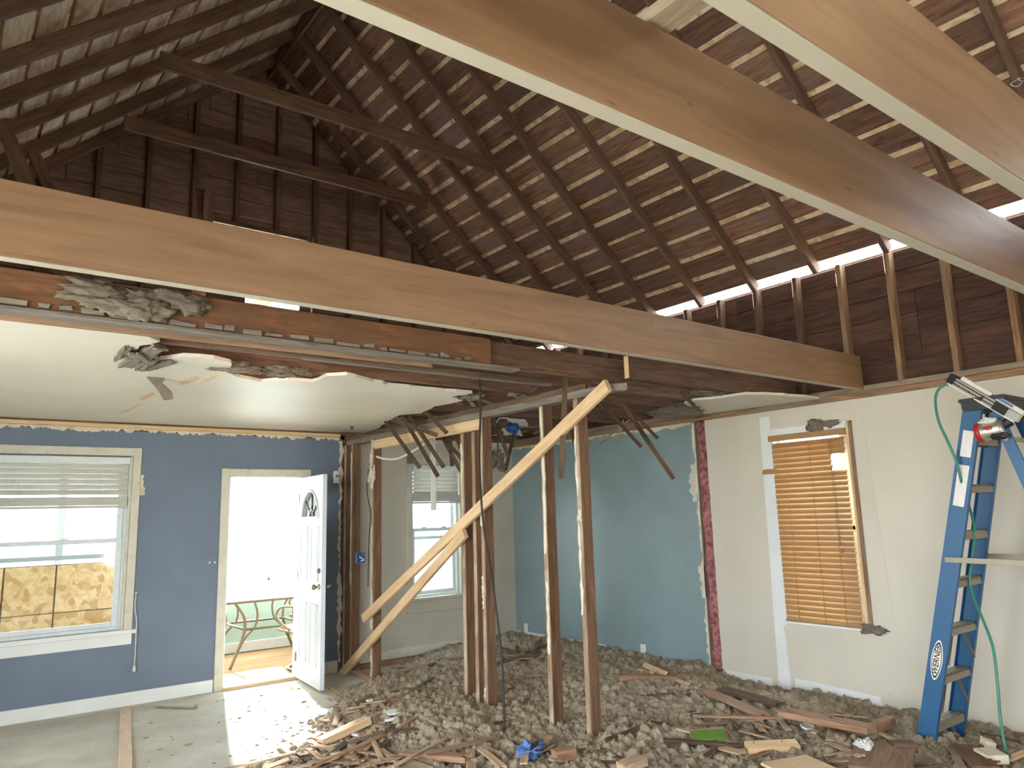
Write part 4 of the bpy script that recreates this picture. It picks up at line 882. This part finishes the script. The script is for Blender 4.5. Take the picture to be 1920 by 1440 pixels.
# ================================================================== PORCH FURNITURE
t = thing('patio_table', 'glass topped bronze patio table on the porch', 'table', (3.2, 9.05, 0))
tz = .715; tx0, tx1, ty0, ty1 = 2.55, 3.85, 8.6, 9.5
def rr(z, ins, r=.1, n=6):
    out = []
    for cx, cy, a0 in ((tx1-ins-r, ty1-ins-r, 0), (tx0+ins+r, ty1-ins-r, 90), (tx0+ins+r, ty0+ins+r, 180), (tx1-ins-r, ty0+ins+r, 270)):
        for k in range(n+1): a = math.radians(a0+90*k/n); out.append((cx+r*math.cos(a), cy+r*math.sin(a), z))
    return out
M_TGLASS = glass('table_glass', (.9, .96, .94, 1), .7)
top = slab('tabletop', [(a-3.2, b-9.05) for a, b, _ in rr(0, .02)], .008, Matrix.Translation((3.2, 9.05, tz)), M_TGLASS, t)
tube('table_rim', rr(tz-.005, .01), .016, M_BRONZE, t, 8, True)
for cx, cy, sx_, sy_ in ((tx0+.18, ty0+.06, 1, 1), (tx1-.18, ty0+.06, -1, 1), (tx0+.18, ty1-.06, 1, -1), (tx1-.18, ty1-.06, -1, -1)):
    tube('leg', spline([(cx-.0*sx_, cy, tz-.02), (cx+.1*sx_, cy+.02*sy_, .55), (cx+.12*sx_, cy+.04*sy_, .4), (cx+.05*sx_, cy+.02*sy_, .2), (cx-.04*sx_, cy, 0)], 6), .017, M_BRONZE, t)
    tube('leg_scroll', spline([(cx+.22*sx_, cy+.02*sy_, tz-.02), (cx+.26*sx_, cy+.04*sy_, .56), (cx+.24*sx_, cy+.06*sy_, .42), (cx+.13*sx_, cy+.06*sy_, .3), (cx+.02*sx_, cy+.03*sy_, .12)], 6), .013, M_BRONZE, t)
tube('stretcher', [(tx0+.3, ty0+.1, .4), (tx1-.3, ty0+.1, .4), (tx1-.3, ty1-.1, .4), (tx0+.3, ty1-.1, .4)], .014, M_BRONZE, t, 8, True)
def patio_chair(loc, rz, lab):
    t = thing('patio_chair', lab, 'chair', (0, 0, 0), 'swivel patio chairs on the porch')
    tube('base_ring', [(.26*math.cos(a*math.pi/12), .26*math.sin(a*math.pi/12), .015) for a in range(24)], .015, M_BRONZE, t, 8, True)
    for a in range(4): tube('base_spoke', [(.25*math.cos(a*math.pi/2), .25*math.sin(a*math.pi/2), .02), (.1*math.cos(a*math.pi/2), .1*math.sin(a*math.pi/2), .09), (0, 0, .12)], .012, M_BRONZE, t, 6)
    tube('pedestal', [(0, 0, .08), (0, 0, .38)], .03, M_BRONZE, t, 10)
    prof = [(-.27, .43), (-.24, .46), (-.1, .42), (.1, .41), (.2, .44), (.26, .6), (.32, .85), (.36, 1.02)]
    v = [(x, y, z) for x, z in prof for y in (-.25, .25)]+[(x+.012, y, z-.012) for x, z in prof for y in (-.25, .25)]; m = len(prof)*2
    f = [(2*i, 2*i+1, 2*i+3, 2*i+2) for i in range(len(prof)-1)]+[(m+2*i+2, m+2*i+3, m+2*i+1, m+2*i) for i in range(len(prof)-1)]+[(2*i, 2*i+2, m+2*i+2, m+2*i) for i in range(len(prof)-1)]+[(2*i+3, 2*i+1, m+2*i+1, m+2*i+3) for i in range(len(prof)-1)]
    link('sling_seat', mesh('sling_seat', v, f, True), M_SLING, t)
    for s_ in (-1, 1):
        tube('side_frame', spline([(-.27, s_*.27, .42), (-.1, s_*.27, .41), (.18, s_*.27, .42), (.27, s_*.27, .6), (.37, s_*.27, 1.03)], 6), .014, M_BRONZE, t)
        tube('arm', spline([(.28, s_*.29, .66), (.05, s_*.3, .68), (-.18, s_*.3, .66), (-.26, s_*.3, .58), (-.2, s_*.29, .5), (-.05, s_*.28, .43)], 6), .013, M_BRONZE, t)
    t.location = loc; t.rotation_euler = (0, 0, rz); return t
INV_SAVE = dict(INV)
p = at(548, 1256, 2, 0); patio_chair((p.x+.24, p.y+.02, -.01), math.radians(-75), 'tan patio swivel chair half hidden by the open door, nearer one')
p = at(556, 1222, 2, 0); patio_chair((p.x+.3, p.y+.0, -.01), math.radians(10), 'patio swivel chair at the far end of the porch table')
p = at(499, 1114, 2, .73); t = thing('spray_bottle', 'white bottle with green cap on the porch table', 'bottle', (p.x, 9.0, .719))
lathe('bottle_body', [(0, 0), (.035, 0), (.038, .02), (.038, .12), (.018, .16), (.014, .18), (0, .18)], M_STICK, Matrix.Translation((p.x, 9.0, .719)), t); lathe('cap', [(0, .18), (.018, .18), (.018, .21), (0, .215)], M_HOSE, Matrix.Translation((p.x, 9.0, .719)), t)

# ================================================================== INSULATION PILE
GX0, GX1, GY0, GY1, DG = 1.15, XB-.005, 1.3, YA-.03, .0078
nx, ny = int((GX1-GX0)/DG)+1, int((GY1-GY0)/DG)+1
gx = np.linspace(GX0, GX1, nx); gy = np.linspace(GY0, GY1, ny); PX, PY = np.meshgrid(gx, gy, indexing='ij')
def vnoise(scale, seed):
    r = np.random.RandomState(seed); n = 64; g = r.rand(n, n); u = (PX/scale) % n; v_ = (PY/scale) % n; i = u.astype(int); j = v_.astype(int); fu = u-i; fv = v_-j
    fu = fu*fu*(3-2*fu); fv = fv*fv*(3-2*fv); a = g[i % n, j % n]; b = g[(i+1) % n, j % n]; c = g[i % n, (j+1) % n]; d = g[(i+1) % n, (j+1) % n]
    return (a*(1-fu)+b*fu)*(1-fv)+(c*(1-fu)+d*fu)*fv
sst = lambda t: np.clip(t, 0, 1)**2*(3-2*np.clip(t, 0, 1))
bound = np.interp(PY, [1.3, 3.8, 4.6, 5.3, 5.9, 6.4, 7.0, 7.4, 7.69], [1.0, 1.35, 1.6, 2.05, 2.5, 2.95, 3.5, 4.0, 4.3])+(vnoise(.35, 1)-.5)*.5
din = PX-bound
base = .085*sst(din/1.1)+.05*sst((din+.15)/.4)*(vnoise(.5, 2))
base *= 1-.55*sst((PX-5.2)/.5)*sst((4.9-PY)/.5)                       # thins out beside the cream wall
base *= 1-.5*sst((PY-6.9)/.6)*sst((4.9-PX)/.7)                        # and under the narrow window
base += .05*np.exp(-(((PX-4.9)/.5)**2+((PY-4.7)/.5)**2))+.07*np.exp(-(((PX-3.0)/.45)**2+((PY-4.9)/.45)**2))+.06*np.exp(-(((PX-5.3)/.5)**2+((PY-6.6)/.6)**2))+.05*np.exp(-(((PX-3.7)/.3)**2+((PY-3.75)/.3)**2))
base += .05*(vnoise(.3, 3)-.5)*sst(din/.5)
Z = base.copy(); r_ = np.random.RandomState(5); NB = 60000
bxs = r_.uniform(GX0, GX1, NB); bys = r_.uniform(GY0, GY1, NB); brs = np.where(r_.rand(NB) < .07, r_.uniform(.026, .045, NB), r_.uniform(.008, .021, NB))
for x, y, r in zip(bxs, bys, brs):
    i, j = int((x-GX0)/DG), int((y-GY0)/DG)
    if not (0 <= i < nx and 0 <= j < ny): continue
    dd = din[i, j]
    if dd < -.12 or (dd < .35 and r_.rand() > max(0, .15+dd*2)): continue
    if x > 5.35 and y < 4.4 and r_.rand() < .5: continue
    k = int(r/DG)+1; i0, i1, j0, j1 = max(0, i-k), min(nx, i+k+1), max(0, j-k), min(ny, j+k+1)
    q = r*r-(PX[i0:i1, j0:j1]-x)**2-(PY[i0:i1, j0:j1]-y)**2
    c = base[i, j]-r*.25+r_.uniform(-.2, .35)*r
    Z[i0:i1, j0:j1] = np.maximum(Z[i0:i1, j0:j1], np.where(q > 0, c+np.sqrt(np.maximum(q, 0))*.95, -1))
Z += ((vnoise(.05, 9)-.5)*.03+(vnoise(.021, 7)-.5)*.022+(vnoise(.0115, 8)-.5)*.016+(r_.rand(nx, ny)-.5)*.004)*sst((din+.05)/.2)
Z = np.where((din < -.15) | (Z < .004), -.015, Z)
keep = Z > -.01
vi = np.arange(nx*ny).reshape(nx, ny)
qk = keep[:-1, :-1] | keep[1:, :-1] | keep[:-1, 1:] | keep[1:, 1:]
fa = np.stack([vi[:-1, :-1], vi[1:, :-1], vi[1:, 1:], vi[:-1, 1:]], -1)[qk]
me = bpy.data.meshes.new('insulation_pile'); vv = np.stack([PX, PY, Z], -1).reshape(-1, 3)
used = np.unique(fa); remap = -np.ones(nx*ny, int); remap[used] = np.arange(len(used)); vv = vv[used]; fa = remap[fa]
me.vertices.add(len(vv)); me.vertices.foreach_set('co', vv.astype(np.float32).ravel()); me.loops.add(fa.size); me.loops.foreach_set('vertex_index', fa.ravel().astype(np.int32))
me.polygons.add(len(fa)); me.polygons.foreach_set('loop_start', np.arange(0, fa.size, 4, dtype=np.int32)); me.polygons.foreach_set('use_smooth', np.ones(len(fa), bool)); me.update(); me.validate()
pile = link('insulation_pile', me, M_PILE); pile['kind'] = 'stuff'; pile['label'] = 'lumpy grey beige loose insulation heaped over the floor'; pile['category'] = 'insulation'
def ph(x, y):
    i, j = int((x-GX0)/DG), int((y-GY0)/DG)
    if not (0 <= i < nx and 0 <= j < ny): return 0.0
    return max(0.0, float(np.percentile(Z[max(0, i-3):i+4, max(0, j-3):j+4], 70)))
def G(px, py, lift=0.0):
    z = .05
    for _ in range(4): p = at(px, py, 2, z); z = ph(p.x, p.y)+lift
    return at(px, py, 2, z)
# crumbs on the bare floor
rs = random.Random(8); v, f = [], []
for i in range(420):
    y = rs.uniform(5.0, 7.5); x = rs.triangular(.6, 3.1, 2.4)
    b_ = float(np.interp(y, [1.3, 3.8, 4.6, 5.3, 5.9, 6.4, 7.0, 7.4], [1.0, 1.35, 1.6, 2.05, 2.5, 2.95, 3.5, 4.0]))
    if x > b_+.2 or rs.random() > math.exp(-(b_-x)*1.3): continue
    r = rs.uniform(.004, .018); a0 = rs.uniform(0, 3); n = len(v); e_ = rs.uniform(1, 2.4)
    for k in range(5): a = a0+k*1.2566; v.append((x+r*math.cos(a)*e_, y+r*math.sin(a), 0.001))
    v.append((x, y, r*rs.uniform(.4, .9))); f += [(n+k, n+(k+1) % 5, n+5) for k in range(5)]
o = link('floor_crumbs', mesh('floor_crumbs', v, f), M_PILE); o['kind'] = 'stuff'; o['label'] = 'plaster and insulation crumbs strewn on the bare floor'; o['category'] = 'debris'
# ================================================================== RUBBLE
NAILM = {}
def nails(t, pts, h=.035):
    for p, d in pts: tube('nail', [p, p+Vector(d)*h], .0018, M_NAIL, t, 5)
def scrap(name, p, q, wd, th, mat, lab, cat='wood scrap', grp=None, lift=.006, jag=0, seed=0, tilt=0, nail=()):
    a, b = G(*p, lift+th/2), G(*q, lift+th/2); d = (b-a).normalized(); side = Vector((-d.y, d.x, tilt)).normalized()
    o = splinter(name, a, b, wd, th, side, mat, None, jag, seed) if jag else board(name, a, b, wd, th, side, mat, None, .003)
    tag(o, lab, cat, grp)
    for s_ in nail:
        c = a.lerp(b, s_)-o.matrix_world.translation if False else a.lerp(b, s_)
        n_ = tube('nail', [c+Vector((0, 0, th/2)), c+Vector((.004, .006, th/2+.045))], .002, M_NAIL, None, 5); n_.parent = o; n_.matrix_parent_inverse = o.matrix_basis.inverted()
    return o
# bare floor strip and larger named pieces
a, b = at(235, 1331, 2, .012), at(235, 1470, 2, .012)
tag(board('floor_board', a, b, .085, .02, (1, 0, 0), wood('pale_pink_board', srgb(206, 178, 152), srgb(226, 202, 178)), None), 'pale pinkish board lying flat on the bare floor below the left window', 'board')
scrap('lath_scrap', (293, 1325), (370, 1327), .03, .008, M_SCRAP, 'single short lath on the bare floor beside the pinkish board', 'lath')
scrap('stud_offcut', (600, 1392), (690, 1350), .085, .05, M_NEW, 'pale sunlit two by four offcut on the floor before the door', nail=())
scrap('lath_scrap', (546, 1388), (600, 1428), .035, .008, M_SCRAP, 'pale lath crossing the sunlit floor beside the offcut', 'lath')
scrap('lath_scrap', (578, 1398), (760, 1420), .03, .012, M_SCRAPB, 'long pinkish brown strip lying left in the rubble', 'lath', jag=.05, seed=2)
scrap('lath_scrap', (540, 1438), (742, 1390), .035, .012, M_SCRAP, 'long strip crossing under the pinkish brown strip', 'lath', jag=.05, seed=3)
scrap('lath_scrap', (600, 1425), (690, 1402), .03, .012, M_SCRAP, 'short strip beside the crossed strips in the left rubble', 'lath', jag=.03, seed=4)
scrap('broken_board', (745, 1412), (880, 1422), .09, .03, M_SCRAPB, 'brown broken board at the bottom centre of the rubble', jag=.06, seed=5)
scrap('lath_scrap', (882, 1406), (884, 1445), .06, .012, M_SCRAP, 'pale upright lath stub beside the brown broken board', 'lath')
scrap('broken_board', (752, 1432), (800, 1450), .14, .025, M_SCRAP, 'splintered pale board at the bottom edge below the brown board', jag=.05, seed=6)
scrap('lath_scrap', (664, 1303), (745, 1315), .035, .01, M_SCRAPB, 'brown strip near the foot of the plaster stained stud', 'lath', jag=.04, seed=7)
scrap('lath_scrap', (686, 1335), (726, 1313), .03, .01, M_SCRAP, 'strip slanting right of the door in the rubble', 'lath')
scrap('lath_scrap', (618, 1326), (710, 1330), .03, .01, M_SCRAPB, 'thin strip lying right of the door bottom', 'lath', jag=.03, seed=8)
scrap('lath_scrap', (640, 1338), (676, 1330), .06, .01, M_SCRAP, 'pale wide strip near the door bottom', 'lath')
scrap('lath_scrap', (628, 1360), (634, 1340), .05, .01, M_SCRAP, 'small pale block strip at the sunlit rubble edge', 'lath')
for i, (p, r, lab) in enumerate((((612, 1334), .13, 'grey blue plaster sheet lying flat by the door'), ((736, 1335), .1, 'pale plaster chunk left of the triple studs'), ((737, 1348), .08, 'small pale plaster plate left of the triple studs'), ((672, 1376), .09, 'white plaster piece beside the sunlit offcut'), ((863, 1392), .09, 'grey white plaster shard at the bottom centre'), ((1512, 1362), .09, 'pale blue white plaster shard before the cream wall'), ((752, 1362), .06, 'plaster flake in the middle of the left rubble'), ((735, 1392), .06, 'plaster flake near the brown broken board'), ((693, 1312), .05, 'tiny plaster flake at the stud foot'))):
    q = G(*p, .012); rs = random.Random(40+i); pts = [(r*rs.uniform(.6, 1)*math.cos(k*1.047+.3), r*rs.uniform(.35, .75)*math.sin(k*1.047+.3)) for k in range(6)]
    o = slab('plaster_shard', pts, .013, Matrix.Translation(q) @ Matrix.Rotation(rs.uniform(0, 3), 4, 'Z') @ Matrix.Rotation(rs.uniform(-.2, .2), 4, 'X'), M_PATCH if i not in (0,) else M_WHITE); tag(o, lab, 'plaster')
scrap('stud_offcut', (1400, 1402), (1496, 1398), .085, .04, M_NEW, 'pale pine block with two nails in the right rubble', nail=(.15, .7), tilt=.25)
scrap('stud_offcut', (1165, 1440), (1205, 1424), .1, .045, M_SCRAP, 'pale lumber block end at the bottom right of centre', lift=.02)
scrap('stud_offcut', (1158, 1270), (1266, 1272), .09, .045, M_SCRAPB, 'brown board end lying below the teal wall outlet', nail=(.7,))
o = scrap('lath_scrap', (1207, 1246), (1248, 1264), .05, .012, M_NEW, 'pale yellow shim leaning below the teal wall outlet', tilt=1.2, lift=.03)
scrap('lath_scrap', (1190, 1256), (1225, 1262), .04, .012, M_NEW, 'pale yellow splinter beside the shim', tilt=.6)
scrap('lath_scrap', (1264, 1272), (1288, 1283), .05, .012, M_NEW, 'small pale splinter right of the brown board end')
scrap('lath_scrap', (1306, 1290), (1330, 1264), .025, .01, M_SCRAP, 'thin stick propped up before the pink insulation', lift=.03)
a, b = G(1466, 1330, .05), G(1640, 1366, .05)
o = scrap('broken_board', (1470, 1336), (1636, 1368), .13, .04, M_SCRAPB, 'long brown plank along the cream wall below the tan blind', nail=(.55, .57), lift=.05)
scrap('broken_board', (1632, 1368), (1672, 1350), .06, .05, M_SCRAPB, 'short broken plank end beside the long brown plank', jag=.03, seed=9, lift=.02)
scrap('broken_board', (1318, 1292), (1440, 1345), .1, .02, M_SCRAPB, 'splintered brown board below the pink insulation', jag=.14, seed=10, lift=.02)
scrap('broken_board', (1350, 1290), (1462, 1322), .12, .02, M_LATH, 'weathered plank along the foot of the cream wall', jag=.03, seed=11, lift=.03)
scrap('lath_scrap', (1300, 1342), (1520, 1347), .04, .012, M_SCRAPB, 'very long lath lying level in the right rubble', 'lath', jag=.04, seed=12, lift=.02)
scrap('lath_scrap', (1455, 1340), (1478, 1368), .045, .009, M_SCRAP, 'pale lath stub slanting under the long level lath', 'lath', lift=.02)
scrap('lath_scrap', (1418, 1352), (1430, 1370), .05, .009, M_SCRAP, 'pale lath stub left of the plaster shard', 'lath')
scrap('lath_scrap', (1525, 1374), (1576, 1351), .04, .01, M_SCRAP, 'pale lath slanting up to the long brown plank', 'lath', lift=.02)
scrap('lath_scrap', (1557, 1388), (1562, 1362), .06, .01, M_SCRAP, 'pale lath stub, left one below the long brown plank', 'lath'); scrap('lath_scrap', (1576, 1384), (1578, 1354), .06, .01, M_SCRAP, 'pale lath stub, right one below the long brown plank', 'lath')
scrap('lath_scrap', (1552, 1392), (1600, 1412), .05, .01, M_SCRAP, 'dusty lath lower right of the pine block', 'lath')
scrap('lath_scrap', (1398, 1352), (1432, 1348), .03, .009, M_SCRAP, 'thin pale strip left of the pale lath stub', 'lath')
scrap('lath_scrap', (1245, 1388), (1390, 1398), .05, .02, M_LATH, 'grey buried lath left of the pine block', 'lath', lift=.01)
scrap('lath_scrap', (1290, 1424), (1340, 1400), .03, .01, M_SCRAP, 'pale strip in the right foreground rubble', 'lath')
scrap('lath_scrap', (1350, 1402), (1392, 1412), .08, .012, M_SCRAP, 'dusty wide lath left of the pine block', 'lath')
scrap('lath_scrap', (1135, 1388), (1216, 1358), .04, .012, M_LATH, 'brown lath running from the front stud foot to the right', 'lath', jag=.03, seed=14)
scrap('lath_scrap', (1192, 1305), (1265, 1300), .04, .01, M_LATH, 'half buried lath behind the front stud', 'lath'); scrap('lath_scrap', (1262, 1362), (1292, 1374), .04, .01, M_SCRAP, 'half buried lath left of the green scrap', 'lath')
scrap('lath_scrap', (985, 1268), (1095, 1262), .025, .01, M_SCRAP, 'thin lath lying level behind the two standing studs', 'lath'); scrap('lath_scrap', (960, 1356), (994, 1356), .03, .01, M_SCRAP, 'small pale lath right of the black cable', 'lath')
o = scrap('painted_scrap', (1296, 1382), (1362, 1376), .1, .03, M_SCRAPB, 'brown scrap with a green painted face in the right rubble', tilt=.5, lift=.02)
g_ = board('green_face', G(1298, 1381, .05), G(1358, 1376, .05), .085, .012, (o.matrix_world.to_3x3() @ Vector((0, 1, 0))), M_GREEN); g_.parent = o; g_.matrix_parent_inverse = o.matrix_basis.inverted(); g_['label'] = 'green painted face'
scrap('lath_scrap', (1290, 1366), (1360, 1368), .05, .012, M_SCRAP, 'pale lath just behind the green scrap', 'lath', lift=.01)
scrap('plywood_scrap', (1460, 1448), (1545, 1432), .3, .015, M_NEW, 'tan plywood scrap under the hose loop at the bottom edge', lift=.03)
scrap('plywood_scrap', (1650, 1445), (1660, 1395), .32, .018, M_SCRAPB, 'dusty brown board under the ladder foot', lift=.012)
scrap('plywood_scrap', (1805, 1398), (1850, 1440), .14, .02, M_STUD, 'dark brown board end right of the ladder foot', lift=.03)
scrap('lath_scrap', (1784, 1400), (1806, 1442), .04, .015, M_SCRAP, 'pale edge strip beside the dark brown board end', 'lath', lift=.02)
scrap('stud_offcut', (1672, 1398), (1716, 1400), .08, .05, M_OLD, 'dark block lying left of the ladder foot', lift=.02)
scrap('stud_offcut', (1845, 1410), (1872, 1425), .12, .05, M_TORN, 'grey stone like plaster block right of the ladder foot', 'plaster', lift=.01); scrap('stud_offcut', (1842, 1392), (1862, 1398), .1, .05, M_TORN, 'smaller grey plaster block behind the stone like one', 'plaster')
tag(lump('crumpled_paper', G(1622, 1402, .03), (.05, .05, .045), M_FABRIC, None, 61, .4), 'crumpled grey white wad left of the ladder', 'paper')
scrap('lath_scrap', (1890, 1425), (1925, 1410), .05, .015, M_NEW, 'yellowish splinter at the bottom right corner', 'lath')
# blue strap bundle on two laths
p = G(995, 1408, .04); t = thing('blue_wrapper', 'crumpled blue plastic wrapper with pale sticks at the bottom centre', 'wrapper', p)
lump('wrapper_film', p, (.07, .06, .04), M_BLUET, t, 71, .55); lump('wrapper_print', p+Vector((-.005, -.035, .012)), (.035, .03, .03), M_CABLE, t, 72, .4)
for q0, q1 in (((990, 1378), (982, 1432)), ((1022, 1396), (1032, 1380)), ((1010, 1412), (1036, 1398))): board('stick', G(*q0, .03), G(*q1, .03), .045, .008, (1, .3, 0), M_SCRAP, t, .002)
scrap('stud_offcut', (1040, 1418), (1075, 1410), .09, .06, M_SCRAPB, 'reddish brown block half buried before the front stud', lift=.0)
for p, q, lab in (((905, 1400), (932, 1412), 'pale splinter left of the blue wrapper, upper one'), ((902, 1404), (945, 1440), 'pale board splinter left of the blue wrapper, lower one'), ((852, 1366), (860, 1386), 'pale lath stub sticking out right of the brown broken board')): scrap('lath_scrap', p, q, .045, .01, M_SCRAP, lab, 'lath', jag=.03, seed=len(lab), lift=.02)
scrap('lath_scrap', (780, 1290), (812, 1270), .04, .01, M_LATH, 'lath of the crossed pair left of the triple studs, upper right arm', 'lath', lift=.02); scrap('lath_scrap', (755, 1291), (820, 1291), .03, .01, M_LATH, 'lath of the crossed pair left of the triple studs, level one', 'lath', lift=.03)
scrap('lath_scrap', (776, 1308), (812, 1314), .03, .01, M_SCRAP, 'pale lath left of the triple studs', 'lath'); scrap('lath_scrap', (796, 1344), (822, 1358), .035, .01, M_SCRAP, 'pale lath slanting on the heap before the triple studs', 'lath', lift=.02)
scrap('lath_scrap', (704, 1358), (805, 1374), .035, .01, M_SCRAP, 'long pale lath across the left heap', 'lath', jag=.03, seed=20, lift=.02)
# anonymous rubble laths: heap in the back corner, under the narrow window, among the left rubble
rs = random.Random(21)
def scatter(n, box_, lens, mats, lab, grp, lift=.01, wd=(.03, .05)):
    for i in range(n):
        px, py = rs.uniform(box_[0], box_[1]), rs.uniform(box_[2], box_[3]); p = G(px, py, lift+rs.uniform(0, .03)); a = rs.uniform(0, math.pi); l_ = rs.uniform(*lens)
        q = p+Vector((math.cos(a)*l_, math.sin(a)*l_, 0))
        if q.x > XB-.05 or q.y > YA-.1 or (q.x > 3.4 and p.x < 3.4) or (p.x > 3.4 and q.x < 3.75): continue
        q.z = max(ph(q.x, q.y)+lift, 0.01)
        tag(splinter('lath_scrap', p, q, rs.uniform(*wd), .009, (-math.sin(a), math.cos(a), rs.uniform(-.2, .2)), rs.choice(mats), None, .03, rs.randint(0, 999)), lab, 'lath', grp)
scatter(16, (740, 868, 1232, 1262), (.2, .7), (M_LATH, M_SCRAPB), 'dark lath scrap in the pile under the narrow window', 'lath scraps under the narrow window')
scatter(16, (945, 1010, 1218, 1238), (.2, .6), (M_LATH, M_SCRAPB), 'lath scrap heaped in the back corner', 'lath scraps in the back corner', .03)
scatter(12, (540, 800, 1408, 1440), (.5, 1.0), (M_SCRAP, M_SCRAPB), 'long lath strip among the crossed strips at the bottom left', 'long strips in the left foreground', .02, (.025, .04))
scatter(26, (560, 760, 1405, 1440), (.1, .45), (M_SCRAP, M_SCRAPB, M_LATH), 'small wood scrap in the left foreground rubble', 'wood scraps in the left foreground')
scatter(26, (610, 760, 1295, 1390), (.08, .3), (M_SCRAP, M_SCRAPB, M_LATH), 'small wood scrap between the door and the studs', 'wood scraps before the door')
scatter(24, (1120, 1440, 1300, 1440), (.1, .4), (M_LATH, M_SCRAP), 'half buried lath scrap in the right rubble', 'lath scraps in the right rubble', .0)
scatter(16, (1440, 1700, 1340, 1440), (.1, .35), (M_SCRAPB, M_SCRAP), 'small wood scrap before the cream wall', 'wood scraps before the cream wall')
scatter(10, (1760, 1915, 1385, 1440), (.08, .25), (M_SCRAPB, M_LATH), 'small wood scrap around the ladder foot', 'wood scraps around the ladder')
scatter(10, (880, 1120, 1270, 1440), (.08, .25), (M_SCRAP, M_LATH), 'small lath bit on the insulation around the standing studs', 'lath bits around the studs')
# loose tile in the corner
p = at(1017, 1216, 0, XB-.06); tag(plane_slab('corner_panel', [at(*q, 0, XB-.03) for q in ((1006, 1204), (1034, 1208), (1036, 1226), (1008, 1222))], 0, .02, M_WHITE), 'white board piece leaning on the corner baseboard', 'board')
# ---- bare bulb hung from the rafters behind the camera, the warm light on the beams
BL = Vector((3.9, -.9, 4.65)); t = thing('hanging_bulb', 'bare warm work bulb on a cord under the roof', 'lamp', BL)
tube('cord', [BL+Vector((0, 0, .1)), BL+Vector((0, 0, .72))], .004, M_CABLE, t, 6); lathe('socket', [(0, .11), (.018, .11), (.02, .05), (.0, .05)], M_BLACK, Matrix.Translation(BL), t)
mb, N, L, B = newmat('bulb_glow'); B.inputs['Emission Color'].default_value = (1, .72, .4, 1); B.inputs['Emission Strength'].default_value = 40
lathe('bulb', [(0, -.06), (.02, -.055), (.03, -.03), (.026, .0), (.014, .03), (.013, .05)], mb, Matrix.Translation(BL), t)
pl_ = bpy.data.lights.new('bulb_light', 'POINT'); pl_.energy = LAMP; pl_.color = (1, .74, .42); pl_.shadow_soft_size = .09
po = bpy.data.objects.new('bulb_light', pl_); COL.objects.link(po); po.location = BL+Vector((0, -.0, -.18))
